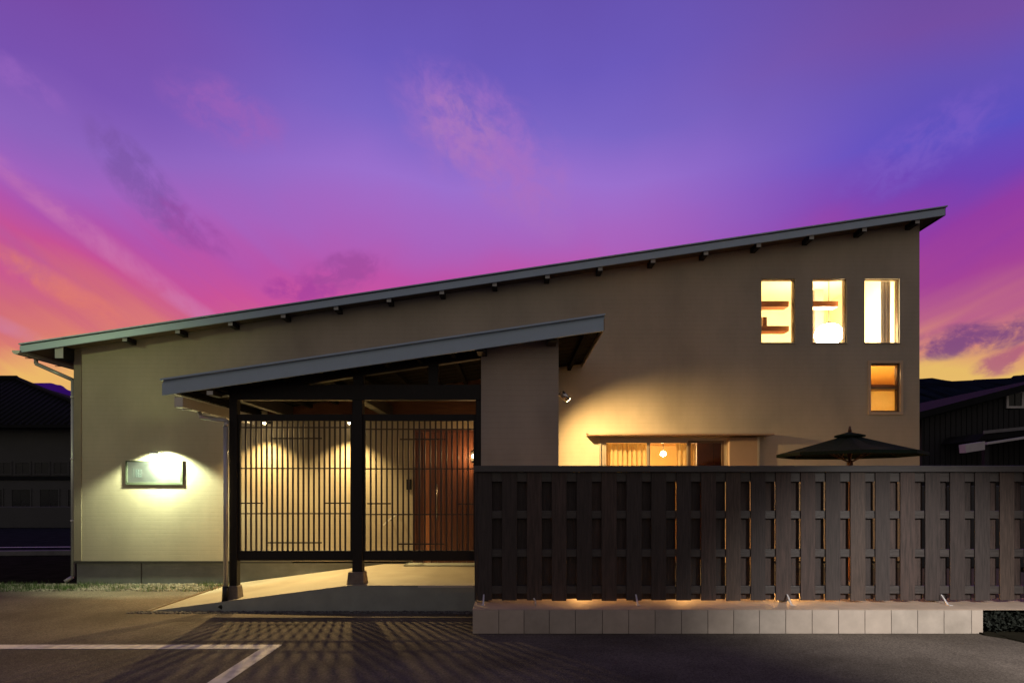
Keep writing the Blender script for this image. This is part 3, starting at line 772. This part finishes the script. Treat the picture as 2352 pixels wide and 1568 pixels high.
# ramp and landing
ramp_ = thing('entrance_ramp', (-3, 9.5, 0), 'pale concrete ramp rising from the car park to the porch landing', 'ramp')
RXE = -.44
rm = MB().prism([(RX0, -.03), (RXE, -.03), (RXE, RZ - .001), (RX1, RZ - .001), (RX0, .004)], YR, YW - .0).build('ramp_body', mt_rampside, ramp_)
top = MB()
for (a, b) in ((RX0, RX1), (RX1, RXE)):
    za, zb = RampZ(a), RampZ(b)
    top.hexa([(a, YR + .004, za), (b, YR + .004, zb), (b, YW + .0, zb), (a, YW + .0, za),
              (a, YR + .004, za + .008), (b, YR + .004, zb + .008), (b, YW + .0, zb + .008), (a, YW + .0, za + .008)])
top.build('ramp_surface', mt_concrete, ramp_)
box('ramp_edge_strip', mt_gutter, ramp_, PX(960, 167), RXE - .1, YR - .003, YR + .0035, RZ - .02, RZ + .009)
box('threshold', mt_rampside, ramp_, DX0 - .1, RXE, YW - .35, YW - .001, RZ + .009, RZ + .03, bevel=.004)
# brown edge strip left of the ramp
MB().hexa([(RX0 - .06, YR, .002), (RX0 - .004, YR, .002), (RX0 - .004, YW, .002), (RX0 - .06, YW, .002), (RX0 - .06, YR, .018), (RX0 - .004, YR, .018), (RX0 - .004, YW, .018), (RX0 - .06, YW, .018)]).build('edge_strip', mt_alu, ramp_)

# ================================================================== lattice screens
def lattice(x0, x1, ztop, nsl, label, shorts, longs, stile_r=True):
    L_ = thing('lattice_screen', ((x0 + x1) / 2, YP + .06, PZ(1287, 163.5)), label, 'screen', 'dark timber lattice screens of the porch')
    ya, yb = YP + .035, YP + .075
    zb0, zb1 = PZ(1287, 163.5), PZ(1264, 163.5)
    zt1_, zt0_ = ztop, ztop - PZ(951, 163.5) + PZ(966, 163.5)
    box('bottom_rail', mt_dark, L_, x0, x1, ya - .01, yb + .01, zb0, zb1, bevel=.003)
    box('top_rail', mt_dark, L_, x0, x1, ya - .01, yb + .01, zt0_, zt1_, bevel=.003)
    box('stile', mt_dark, L_, x0, x0 + .03, ya - .005, yb + .005, zb1, zt0_, bevel=.003)
    box('stile', mt_dark, L_, x1 - .035, x1, ya - .005, yb + .005, zb1, zt0_, bevel=.003)
    a, b = x0 + .03, x1 - .035
    first = None
    for i in range(nsl):
        xc = a + (b - a) * (i + 1) / (nsl + 1)
        if first is None:
            first = box('slat', mt_slat, L_, xc - .0105, xc + .0105, ya, yb - .01, zb1, zt0_, bevel=.002); x_first = xc
        else: copy_at(first, xc - x_first)
    for yy in longs:
        box('cross_bar', mt_slat, L_, a, b, ya - .012, ya - .001, PZ(yy, SP) - .009, PZ(yy, SP) + .009)
    for (sa, sb_, yy) in shorts:
        box('short_bar', mt_slat, L_, PX(sa, SP), PX(sb_, SP), ya - .012, ya - .001, PZ(yy, SP) - .010, PZ(yy, SP) + .010)
    return L_
lattice(XPL1 + .001, XPM0 - .001, PZ(951, 163.5), 20, 'vertical-slat screen between the corner post and the middle porch post', [(622, 738, 1006), (550, 603, 1155), (745, 805, 1155), (612, 738, 1246)], (981, 1075, 1179))
lattice(XPM1 + .001, PX(1093, SP) - .001, PZ(951, 163.5), 19, 'vertical-slat screen in front of the reddish entrance door', [(842, 897, 1156), (918, 1022, 1008), (1048, 1088, 1157), (912, 1020, 1249)], (985, 1076, 1181))

# ------------------------------------------------------------------ porch lamps
def downlight(x, label):
    X, Z = PX(x, 133), PZ(970, 133)
    d = thing('wall_downlight', (X, YW, Z), label, 'lamp', 'downlights on the porch wall')
    box('wall_plate', mt_black, d, X - .04, X + .04, YW - .012, YW - .001, Z + .0, Z + .10)
    MB().tube((X, YW - .012, Z + .06), (X, YW - .24, Z + .06), .012, n=8).build('lamp_arm', mt_black, d)
    MB().tube((X, YW - .25, Z + .0), (X, YW - .25, Z + .11), .04, .03, n=16, caps=True).build('lamp_hood', mt_black, d)
    MB().ball((X, YW - .25, Z - .006), .026, 12, 8).build('lens', mt_bulb, d)
    light('SPOT', 'downlight_light', (X, YW - .25, Z - .045), 500, (1.0, .70, .28), aim=(X - .05, YW - .25 - .40, Z - 1.045), spot_size=R(130), spot_blend=.9, shadow_soft_size=.03, parent=d)
    return d
downlight(608, 'small bright downlight nearest the corner post on the porch wall')
downlight(803, 'small downlight half hidden behind the middle porch post')
SXX, SZZ = PX(1088, 131.5), PZ(1047, 131.5)
scn = thing('wall_sconce', (SXX, YW, SZZ), 'glowing round wall lamp beside the entrance door', 'lamp')
box('wall_plate', mt_black, scn, SXX - .05, SXX + .05, YW - .02, YW - .001, SZZ - .08, SZZ + .08)
MB().ball((SXX, YW - .09, SZZ), .036, 14, 8).build('globe', mt_bulb, scn)
MB().tube((SXX, YW - .02, SZZ), (SXX, YW - .06, SZZ), .015, n=8).build('lamp_stem', mt_black, scn)
light('POINT', 'sconce_light', (SXX - .02, YW - .17, SZZ + .0), 10, (1.0, .55, .20), shadow_soft_size=.05, parent=scn)
# intercom and handrail on the porch wall
ic = box('intercom', mt_black, None, PX(934, SW), PX(946, SW), YW - .035, YW - .001, PZ(1124, SW), PZ(1100, SW), bevel=.006)
tag(ic, 'small dark intercom box on the wall left of the entrance door', 'intercom')
hr = MB().path([(PX(880, 134), YW - .3, PZ(1206, 134)), (PX(890, 134), YW - .3, PZ(1196, 134)), (PX(912, 134), YW - .3, PZ(1180, 134))], .013).build('handrail', mt_galv)
tag(hr, 'short shiny sloping grab rail on the porch wall left of the door', 'handrail')
MB().tube((PX(890, 134), YW - .3, PZ(1196, 134)), (PX(890, 134), YW - .002, PZ(1196, 134)), .010).build('bracket', mt_steel, hr)
MB().tube((PX(908, 134), YW - .3, PZ(1183, 134)), (PX(908, 134), YW - .002, PZ(1183, 134)), .010).build('bracket', mt_steel, hr)

# ================================================================== terrace spotlight on the porch end wall
ax, ay, az_ = PX(1296, 150), YS(150), PZ(912, 150)
spt = thing('spotlight', (WX1, ay, az_), 'steel swivel spotlight on the side of the porch end wall', 'lamp')
box('wall_plate', mt_steel, spt, WX1 + .001, WX1 + .02, ay - .05, ay + .05, az_ - .03, az_ + .09, bevel=.004)
MB().tube((WX1 + .02, ay, az_ + .05), (ax - .03, ay, az_ + .04), .014).build('lamp_arm', mt_black, spt)
hd = Vector((.72, .35, -.62)).normalized()
h0 = Vector((ax - .02, ay, az_ + .04)) - hd * .05; h1 = h0 + hd * .16
MB().tube(h0, h1, .045, .058, 18).build('lamp_head', mt_steel, spt)
MB().tube(h1 - hd * .001, h1 + hd * .006, .048, .048, 18).build('lens', mt_bulb, spt)
light('SPOT', 'terrace_light', tuple(h1 + hd * .03), 520, (1.0, .64, .25), aim=(2.35, YW, 1.6), spot_size=R(114), spot_blend=1.0, shadow_soft_size=.04, parent=spt)

# ================================================================== tiled retaining wall, ledge and terrace
YT = YS(197); TZ = .279
tw = thing('tiled_wall', (2.5, YT, 0), 'low retaining wall faced with one row of beige square tiles under the fence', 'wall')
TX0, TX1 = PX(1085, 197), PX(2258, 197)
YG = YS(186)
box('wall_core', mt_grout, tw, TX0 + .003, TX1 - .003, YT + .012, YT + .5, 0, TZ - .006)
tx = [1218, 1286, 1351, 1416, 1483.5, 1553, 1621, 1689, 1757, 1825, 1891.5, 1958, 2026, 2094, 2162, 2230, 2298, 2366, 2434, 2505, 2535]
for i, (a, b) in enumerate(zip(tx[:-1], tx[1:])):
    xa, xb = PX(a / 1.12245, 197), PX(b / 1.12245, 197)
    dy_ = random.uniform(-.0012, .0012)
    box('tile', random.choice([mt_tile, mt_tile, mt_tile2]), tw, xa + .003, xb - .003, YT + dy_, YT + .011, .004, TZ - .004, bevel=.002)
# the ledge on top runs on to the right past the tiles
box('ledge', mt_ledge, tw, TX0, 8.6, YT + .004, YG + .35, TZ - .003, TZ + .004, bevel=.002)
tf = box('terrace_floor', mt_terr, None, WX1 + .002, 8.6, YG + .351, YW - .002, .10, TZ + .003, kind='structure')
box('bed_soil', mt_soil, tw, TX1 + .0, 8.6, YT + .25, YG + .3, 0, TZ - .004)
box('garden_step', mt_ledge, tw, TX0, WX1, YG + .351, YP - .003, 0, TZ)
mbk = MB()
pts = [(2262, 1459), (2310, 1466), (2360, 1477), (2500, 1530)]
for (a, b) in zip(pts[:-1], pts[1:]):
    sa, sb_ = (a[1] - 1120) / 1.7, (b[1] - 1120) / 1.7
    A = (PX(a[0], sa), YS(sa)); B = (PX(b[0], sb_), YS(sb_))
    mbk.hexa([(A[0], A[1], 0), (B[0], B[1], 0), (B[0] + .05, B[1] + .09, 0), (A[0], A[1] + .1, 0), (A[0], A[1], .02), (B[0], B[1], .02), (B[0] + .05, B[1] + .09, .02), (A[0], A[1] + .1, .02)])
mbk.build('kerb', mt_soil, kind='structure')
sl2 = MB(); poly = []
for a in pts:
    sa = (a[1] - 1120) / 1.7; poly.append((PX(a[0], sa), YS(sa) + .08))
base = len(sl2.v); sl2.v += [(p[0], p[1], .012) for p in poly] + [(9.5, poly[-1][1], .012), (9.5, 7.4, .012), (TX1 + .001, 7.4, .012)]
sl2.f.append(tuple(range(base, len(sl2.v)))); sl2.sm.append(False)
sl2.build('planting_soil', mt_soil, kind='structure')

# shrub in the dark bed
def leaves(mb, cx, cy, cz, rx, ry, rz, n, size, rng):
    for _ in range(n):
        while True:
            p = [rng.uniform(-1, 1) for _ in range(3)]
            if sum(q * q for q in p) < 1: break
        k = rng.uniform(.6, 1.0)
        c = Vector((cx + p[0] * rx * k, cy + p[1] * ry * k, cz + p[2] * rz * k))
        d = Vector((rng.uniform(-1, 1), rng.uniform(-1, 1), rng.uniform(-.4, 1))).normalized()
        s_ = d.cross(Vector((rng.uniform(-1, 1), rng.uniform(-1, 1), rng.uniform(-1, 1)))).normalized()
        L_ = size * rng.uniform(.7, 1.3)
        mb.quad(c, c + d * L_ * .5 + s_ * L_ * .3, c + d * L_, c + d * L_ * .5 - s_ * L_ * .3)
rng = random.Random(3)
shr = thing('shrub', (6.2, 7.2, 0), 'dark low shrub filling the bed past the end of the tiles', 'shrub')
lb = MB()
for cxx in (5.72, 6.0, 6.35, 6.7, 7.1): leaves(lb, cxx, 7.17 - (cxx - 5.7) * .12, .13, .26, .14, .13, 700, .05, rng)
lb.build('foliage', mt_leaf, shr)
st = MB()
for k in range(9): st.tube((5.7 + k * .17, 7.18, .01), (5.7 + k * .17 + rng.uniform(-.08, .08), 7.15, .2), .008, .004, 6)
st.build('stem', mt_bark, shr)

# ================================================================== wooden fence
fence = thing('wooden_fence', (2.8, YG, TZ), 'dark brown board-on-board garden fence with grey rails and flat cap', 'fence')
FX0, FX1 = PX(1090, 186), 8.3
ZC0, ZC1 = PZ(1084, 186), PZ(1069, 186)
box('cap_rail', mt_cap, fence, FX0 - .01, FX1, YG - .04, YG + .165, ZC0 + .002, ZC1, bevel=.006)
rng = random.Random(11)
step = 64.2 / 1.12245 / 186
protos = []
for i in range(29):
    xa = PX(1095.9, 186) + i * step
    if xa > FX1 - .2: break
    wd_ = rng.uniform(.178, .188)
    zz = rng.uniform(-.006, .004)
    box('board', rng.choice([mt_fence, mt_fence_b, mt_fence_c, mt_fence_d]), fence, xa, xa + wd_, YG, YG + .018, .312 + zz, ZC0, bevel=.003)
    xb = xa + .183 / 2 + step / 2 - .004
    box('rear_board', rng.choice([mt_fence, mt_fence_b]), fence, xb - .083, xb + .083, YG + .082, YG + .10, .312 - zz, ZC0, bevel=.003)
box('board', mt_fence_b, fence, FX0, PX(1095.9, 186) - .004, YG, YG + .10, .312, ZC0)
for yy in (1097, 1181, 1269, 1353):
    zc = PZ(yy, 185)
    box('rail', mt_rail, fence, FX0 + .03, FX1, YG + .019, YG + .081, zc - .047, zc + .047 if yy > 1100 else ZC0, bevel=.003)
for i, xx in enumerate((1116, 1461, 1804, 2153, 2500)):
    X = PX(xx, 184)
    p = box('fence_post', mt_black, fence, X - .03, X + .03, YG + .102, YG + .162, TZ + .004, ZC0)
    # raking stay with a galvanised foot on the ledge
    b = MB()
    b.hexa([(X - .034, YG - .14, TZ + .005), (X - .012, YG - .14, TZ + .005), (X - .012, YG - .12, TZ + .005), (X - .034, YG - .12, TZ + .005),
            (X - .030, YG - .022, TZ + .11), (X - .014, YG - .022, TZ + .11), (X - .014, YG - .003, TZ + .11), (X - .030, YG - .003, TZ + .11)])
    b.box(X - .045, X + .0, YG - .19, YG - .12, TZ + .0045, TZ + .010)
    b.build('post_stay', mt_galv, fence)
# tap-like small upright near the fence's left end
tp = MB().path([(PX(1230, 190), YS(190), TZ + .004), (PX(1230, 190), YS(190), TZ + .05), (PX(1226, 190), YS(190), TZ + .09)], .009).build('pipe_stub', mt_galv)
tag(tp, 'small pale pipe stub standing on the ledge below the fence', 'pipe')

# low garden lights on the terrace behind the fence
for k, (gxx, txt) in enumerate(((.95, 'low garden light on the terrace beside the porch end wall'), (2.35, 'low garden light on the terrace in front of the sliding glass door'), (3.75, 'low garden light on the terrace beside the foot of the umbrella'))):
    gl_ = thing('garden_light', (gxx, 8.35, TZ), txt, 'garden light', 'low garden lights behind the fence')
    MB().tube((gxx, 8.35, TZ + .004), (gxx, 8.35, TZ + .02), .07, n=16).build('base_plate', mt_black, gl_)
    MB().ball((gxx, 8.35, TZ + .075), .05, 16, 10).build('globe', mt_ground, gl_)
    MB().tube((gxx, 8.35, TZ + .127), (gxx, 8.35, TZ + .145), .13, .10, 20).build('cap', mt_black, gl_)

# ================================================================== patio umbrella
SU = 160.0
UX, UY = PX(1952, SU), YS(SU)
um = thing('patio_umbrella', (UX, UY, TZ), 'open dark olive patio umbrella behind the fence', 'umbrella')
zt_, ze = PZ(996, SU), PZ(1041, SU)
RU = .92 * (2122 - 1785) / 2 / SU
def ringpt(r, i, n=8, off=0.125): 
    a = 2 * math.pi * (i / n + off * .5)
    return (UX + r * math.cos(a), UY + r * math.sin(a))
cn = MB(); K = 6
for i in range(8):
    for k in range(K):
        r0, r1 = RU * k / K, RU * (k + 1) / K
        def hz(r, mid): 
            tt = r / RU
            return zt_ - (zt_ - ze) * (tt ** .92) - (0.03 * math.sin(math.pi * tt) if mid else 0)
        for h in range(2):
            a0 = i + h * .5; a1 = a0 + .5
            def P_(r, a, mid):
                x_, y_ = ringpt(r * (math.cos(math.pi / 8) if mid else 1), a); return (x_, y_, hz(r, mid))
            m0, m1 = (h == 1), (h == 0)
            cn.quad(P_(r0, a0, m0), P_(r1, a0, m0), P_(r1, a1, m1), P_(r0, a1, m1)); cn.sm[-1] = False
    # valance
    A, B = ringpt(RU, i), ringpt(RU, i + .5); B = (UX + (B[0] - UX) * math.cos(math.pi / 8), UY + (B[1] - UY) * math.cos(math.pi / 8)); C = ringpt(RU, i + 1)
    for (p, q) in ((A, B), (B, C)):
        cn.quad((p[0], p[1], ze), (p[0], p[1], ze - .045), (q[0], q[1], ze - .045), (q[0], q[1], ze))
cv = cn.build('canopy', mt_umb, um)
md = cv.modifiers.new('solid', 'SOLIDIFY'); md.thickness = .004
cp = MB()
for i in range(8):
    A, C = ringpt(.20, i), ringpt(.20, i + 1)
    cp.quad((UX, UY, zt_ + .03), (A[0], A[1], zt_ - .02), (C[0], C[1], zt_ - .02), (UX, UY, zt_ + .0301))
    cp.quad((A[0], A[1], zt_ - .02), (A[0], A[1], zt_ - .045), (C[0], C[1], zt_ - .045), (C[0], C[1], zt_ - .02))
vc = cp.build('vent_cap', mt_umb, um); md = vc.modifiers.new('solid', 'SOLIDIFY'); md.thickness = .004
MB().tube((UX, UY, .38), (UX, UY, zt_ + .03), .022, n=14).build('pole', mt_umbwood, um)
MB().tube((UX, UY, zt_ + .03), (UX, UY, zt_ + .11), .026, .012, 12).build('finial', mt_umbwood, um)
for i in range(8):
    A = ringpt(RU - .01, i)
    rb = MB().tube((UX, UY, zt_ - .03), (A[0], A[1], ze - .008), .008, n=6).build('rib', mt_umbwood, um)
    B = ringpt(RU * .5, i)
    MB().tube((UX, UY, zt_ - .42), (B[0], B[1], (zt_ + ze) / 2 - .02), .006, n=6).build('strut', mt_umbwood, rb)
MB().tube((UX, UY, zt_ - .45), (UX, UY, zt_ - .38), .04, n=12).build('hub', mt_umbwood, um)
MB().tube((UX, UY, TZ + .004), (UX, UY, .38), .24, .20, 24).build('base', mt_stone, um)

# ================================================================== gravel, weeds
def stones(name, x0, x1, y0, y1, n, smin, smax, m, label, rng, slope=None):
    mb = MB()
    for _ in range(n):
        X = rng.uniform(x0, x1); Y = rng.uniform(y0, y1)
        s_ = rng.uniform(smin, smax); h = s_ * rng.uniform(.4, .7)
        b = len(mb.v); k = 6; ph = rng.uniform(0, 6.28)
        for q in range(k):
            a = ph + 2 * math.pi * q / k; rr = s_ * rng.uniform(.75, 1.1)
            mb.v.append((X + rr * math.cos(a), Y + rr * math.sin(a) * .8, 0.0))
        for q in range(k):
            a = ph + 2 * math.pi * q / k; rr = s_ * rng.uniform(.5, .8)
            mb.v.append((X + rr * math.cos(a), Y + rr * math.sin(a) * .8, h))
        mb.v.append((X, Y, h * 1.25))
        for q in range(k):
            r_ = (q + 1) % k
            mb.f.append((b + q, b + r_, b + k + r_, b + k + q)); mb.f.append((b + k + q, b + k + r_, b + 2 * k)); mb.sm += [False, False]
    o = mb.build(name, m, kind='stuff')
    tag(o, label, 'gravel'); return o
rng = random.Random(5)
stones('gravel', -9.2, RX0 - .1, 10.05, YW - .01, 2600, .012, .035, mt_gravel, 'loose pale gravel strip along the foot of the green-lit wall', rng)
stones('gravel', RX0 - .25, -.5, YR - .14, YR - .005, 1500, .010, .026, mt_gravelshade, 'gravel line at the foot of the ramp edge, its dark colour standing for shade', rng)
gr = MB()
for _ in range(70):
    cx_ = rng.uniform(-9.6, -7.0) if rng.random() < .75 else rng.uniform(-7.0, -4.9); cy_ = rng.uniform(10.0, 10.6); k = rng.randint(20, 60)
    for _ in range(k):
        X = cx_ + rng.gauss(0, .09); Y = cy_ + rng.gauss(0, .05); a = rng.uniform(0, 6.28); h = rng.uniform(.03, .11); l = rng.uniform(.01, .05)
        u = (math.cos(a) * .004, math.sin(a) * .004)
        gr.quad((X - u[1], Y + u[0], 0), (X + u[1], Y - u[0], 0), (X + math.cos(a) * l + u[1] * .2, Y + math.sin(a) * l, h), (X + math.cos(a) * l - u[1] * .2, Y + math.sin(a) * l, h))
gro = gr.build('grass', mt_grass, kind='stuff'); tag(gro, 'green weeds and grass tufts at the left foot of the house', 'grass')

# ================================================================== neighbours
def nb_window(parent, x0, x1, y, z0, z1, fm=mt_nwall):
    f = MB(); a = .08
    f.box(x0 - a, x1 + a, y - .05, y - .002, z1, z1 + a); f.box(x0 - a, x1 + a, y - .05, y - .002, z0 - a, z0)
    f.box(x0 - a, x0, y - .05, y - .002, z0, z1); f.box(x1, x1 + a, y - .05, y - .002, z0, z1)
    fo = f.build('window', fm, parent)
    n_ = 2
    for i in range(n_):
        a0 = x0 + (x1 - x0) * i / n_; a1 = x0 + (x1 - x0) * (i + 1) / n_
        box('pane', mt_nglass, fo, a0 + .02, a1 - .02, y - .02, y - .003, z0, z1)
    return fo
SN = 38.0; YN = YS(SN)
nl = thing('neighbour_house', (-34, YN + 5, 0), 'dark two-storey tiled-roof house beyond the left end of the car park', 'house')
nx0, nx1 = -48.0, -24.0
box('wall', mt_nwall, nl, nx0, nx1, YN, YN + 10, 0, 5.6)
rz = lambda y_: PZ(y_, SN)
# hipped roof: front slope and right hip
ex0, ex1, ey0, ey1, ez = nx0 - .8, nx1 + 1.0, YN - .9, YN + 10.9, 5.45
rx0_, rx1_, ry_, rzz = nx0 + 5, PX(-30, 36), YN + 4.4, 9.0
hr_ = MB(); hr_.v += [(ex0, ey0, ez), (ex1, ey0, ez), (ex1, ey1, ez), (ex0, ey1, ez), (rx0_, ry_, rzz), (rx1_, ry_, rzz),
                      (ex0, ey0, ez - .2), (ex1, ey0, ez - .2), (ex1, ey1, ez - .2), (ex0, ey1, ez - .2)]
hr_.f += [(0, 1, 5, 4), (1, 2, 5), (2, 3, 4, 5), (3, 0, 4), (6, 7, 1, 0), (7, 8, 2, 1), (9, 8, 7, 6), (8, 9, 3, 2), (9, 6, 0, 3)]; hr_.sm += [False] * 9
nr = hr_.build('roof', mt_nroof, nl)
for i in range(60):            # tile rolls on the front slope
    xx = ex0 + .2 + i * .42
    if xx > ex1 - .3: break
    tmax = 1.0 if xx < rx1_ else max(.05, (ex1 - xx) / (ex1 - rx1_))
    if xx < rx0_: tmax = max(.05, (xx - ex0) / (rx0_ - ex0))
    MB().tube((xx, ey0 - .02, ez + .02), (xx, ey0 + (ry_ - ey0) * tmax, ez + (rzz - ez) * tmax + .02), .07, n=6).build('tile_roll', mt_nroof, nr)
MB().tube((rx0_, ry_, rzz + .1), (rx1_, ry_, rzz + .1), .2, n=8).build('ridge', mt_nroof, nr)
MB().tube((rx1_, ry_, rzz + .1), (ex1, ey0, ez + .1), .14, n=8).build('hip_ridge', mt_nroof, nr)
box('band', mt_nroof, nl, nx0, nx1, YN - .06, YN - .001, rz(1102), rz(1093))
box('band', mt_nroof, nl, nx0, nx1, YN - .06, YN - .001, rz(1182), rz(1172))
for i in range(9):
    nb_window(nl, -33.0 + i * 1.15 - .42, -33.0 + i * 1.15 + .42, YN, rz(1088), rz(1062))
for i in range(6):
    nb_window(nl, -33.0 + i * 1.7 - .6, -33.0 + i * 1.7 + .5, YN, rz(1166), rz(1124))
# low wall in front of it
lw_ = box('dark_wall', mt_nwall, None, -40, -15.5, 26, 26.2, 0, .9, bevel=.02)
tag(lw_, 'low dark boundary wall in front of the left neighbouring house', 'wall')

gap_backing = box('dark_wall', mt_nwall, None, XR + .4, 30, 13.0, 13.15, 0, 1.75, bevel=.02)  # wall added to shut out the purple ground behind the fence gaps
tag(gap_backing, 'added dark wall that keeps the gaps at the right end of the fence black', 'wall')
MB().hexa([(8.61, 7.4, .002), (30, 7.4, .002), (30, 12.99, .002), (8.61, 12.99, .002), (8.61, 7.4, .012), (30, 7.4, .012), (30, 12.99, .012), (8.61, 12.99, .012)]).build('garden_soil', mt_soil, kind='structure')
SR = 62.0; YR_ = YS(SR)
nr_ = thing('neighbour_house', (19, YR_ + 4, 0), 'dark low-pitched house with pale eave edge beyond the right end of the fence', 'house')
qx0, qx1 = PX(2100, SR), PX(2560, SR)
def rt(X): return PZ(944, SR) + .262 * (X - PX(2119, SR)) if X < 21 else PZ(944, SR) + .262 * (21 - PX(2119, SR)) - .262 * (X - 21)
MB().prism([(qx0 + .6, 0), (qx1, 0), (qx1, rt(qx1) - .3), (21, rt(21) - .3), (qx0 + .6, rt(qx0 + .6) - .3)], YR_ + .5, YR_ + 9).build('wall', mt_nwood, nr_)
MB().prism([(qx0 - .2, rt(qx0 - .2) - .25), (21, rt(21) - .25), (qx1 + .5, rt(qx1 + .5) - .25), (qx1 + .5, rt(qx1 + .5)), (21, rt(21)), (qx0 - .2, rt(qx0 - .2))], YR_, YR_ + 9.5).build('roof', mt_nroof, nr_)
for k in range(40):
    xx = qx0 + .7 + k * .2
    if xx < 20.9: box('cladding_board', mt_nwood, nr_, xx, xx + .17, YR_ + .47, YR_ + .499, 0.2, rt(xx) - .32)
nb_window(nr_, PX(2300, 60), PX(2330, 60), YR_ + .45, PZ(935, 60), PZ(905, 60), mt_nwhite)
# lean-to with pale edge
lx0, lx1 = PX(2205, 66), 24.0
yl_ = YS(66)
la = MB().prism([(lx0 + .6, PZ(1012, 66)), (lx1, PZ(992, 66) + .6), (lx1, PZ(992, 66) + .85), (lx0 + .9, PZ(1006, 66) + .18)], yl_, YR_ + .45).build('lean_to_roof', mt_nroof, nr_)
MB().prism([(PX(2258, 66), PZ(996, 66)), (lx1, PZ(1004, 66) + .85), (lx1, PZ(1004, 66) + 1.0), (PX(2258, 66), PZ(989, 66))], yl_ - .05, yl_ - .002).build('pale_edge', mt_kerb, la)
MB().prism([(PX(2209, 67), PZ(1040, 67)), (PX(2252, 67), PZ(1033, 67)), (PX(2252, 67), PZ(1014, 67)), (PX(2207, 67), PZ(1021, 67))], YS(67) - .2, YS(67) + .1).build('white_board', mt_nwhite, nr_)
MB().prism([(PX(2262, 67), PZ(1021, 67)), (lx1, PZ(1002, 67) + .9), (lx1, PZ(1002, 67) + 1.0), (PX(2262, 67), PZ(1016, 67))], YS(67) - .1, YS(67) + .1).build('gutter', mt_nwhite, nr_)
for xx in (lx0 + .7, lx0 + 3.2): box('post', mt_nwood, nr_, xx, xx + .15, YS(67) + .11, YS(67) + .25, 0, PZ(1022, 67) + .05)
# garden hedge on the far right, behind the fence
# (hills)
def ridge(name, pts, Y, m, depth, rough_, rng, base=-2.0, back=0.35):
    """terrain with its skyline through the given picture points at distance Y"""
    s = F / Y; cols = []
    xs_ = [p[0] for p in pts]
    n_ = 220
    mb = MB(); rows = 7
    for i in range(n_ + 1):
        x = xs_[0] + (xs_[-1] - xs_[0]) * i / n_
        j = max(k for k in range(len(pts) - 1) if pts[k][0] <= x + 1e-6)
        f = (x - pts[j][0]) / (pts[j + 1][0] - pts[j][0]); f = min(1, max(0, f)); f2 = f * f * (3 - 2 * f)
        y = pts[j][1] * (1 - f2) + pts[j + 1][1] * f2
        z = PZ(y, s); z += rng.uniform(-1, 1) * rough_
        for r_ in range(rows):
            t2 = r_ / (rows - 1)
            jit = rng.uniform(-1, 1) * rough_ * 2
            mb.v.append((PX(x, s) + jit, Y - depth * (1 - t2) + jit, base + (z - base) * (1 - (1 - t2) ** 1.6) if r_ < rows - 1 else z))
        mb.v.append((PX(x, s), Y + depth * back, base))
    R1 = rows + 1
    for i in range(n_):
        for r_ in range(rows):
            a = i * R1 + r_; b = (i + 1) * R1 + r_
            mb.f.append((a, b, b + 1, a + 1)); mb.sm.append(True)
    return mb.build(name, m, kind='structure')
rng = random.Random(21)
ridge('hill', [(1800, 900), (1990, 880), (2090, 874), (2114, 880), (2136, 891), (2166, 878), (2195, 884), (2228, 873), (2262, 879), (2300, 874), (2330, 866), (2345, 862), (2352, 867), (2500, 850), (2800, 890), (3200, 930)], 420, mt_hill, 180, .95, rng)
ridge('mountain', [(-500, 940), (-200, 910), (0, 905), (60, 893), (90, 883), (112, 879), (135, 884), (168, 899), (230, 905), (400, 930)], 1200, mt_mount, 400, .4, rng)

# ================================================================== street lamp on the left (out of frame)
sx, sy = -11.5, 2.5
stl = thing('street_lamp', (sx, sy, 0), 'tall grey street lamp shining on the left end of the house', 'lamp')
MB().tube((sx, sy, 0), (sx, sy, 5.6), .07, .05, 16).build('pole', mt_galv, stl)
MB().tube((sx, sy, 5.55), (sx + .35, sy + .7, 5.75), .03, .03, 10).build('lamp_arm', mt_galv, stl)
MB().tube((sx + .35, sy + .7, 5.75), (sx + .5, sy + 1.0, 5.66), .07, .11, 16).build('lamp_head', mt_galv, stl)
MB().tube((sx + .502, sy + 1.003, 5.659), (sx + .506, sy + 1.01, 5.657), .09, .09, 16).build('lens', mt_bulbg, stl)
light('SPOT', 'street_light', (sx + .52, sy + 1.06, 5.64), 400, (.84, 1.0, .45), aim=(-8.2, YW, 4.3), spot_size=R(52), spot_blend=1.0, shadow_soft_size=.12, parent=stl)

# ================================================================== car-park lamp that lights the fence end (out of frame)
cx, cy = 5.6, 1.2
cpl = thing('car_park_lamp', (cx, cy, 0), 'grey pole lamp beside the car park shining on the fence end', 'lamp')
MB().tube((cx, cy, 0), (cx, cy, 3.4), .05, .04, 16).build('pole', mt_galv, cpl)
MB().tube((cx, cy, 0), (cx, cy, .02), .14, .14, 20).build('base_plate', mt_galv, cpl)
MB().tube((cx, cy + .02, 3.4), (cx - .02, cy + .30, 3.36), .05, .07, 16).build('lamp_head', mt_galv, cpl)
MB().tube((cx - .02, cy + .301, 3.36), (cx - .02, cy + .306, 3.36), .05, .05, 16).build('lens', mt_bulb, cpl)
light('SPOT', 'car_park_light', (cx - .02, cy + .34, 3.34), 1900, (1.0, .93, .86), aim=(4.85, 7.0, -.35), spot_size=R(50), spot_blend=1.0, shadow_soft_size=.06, parent=cpl)
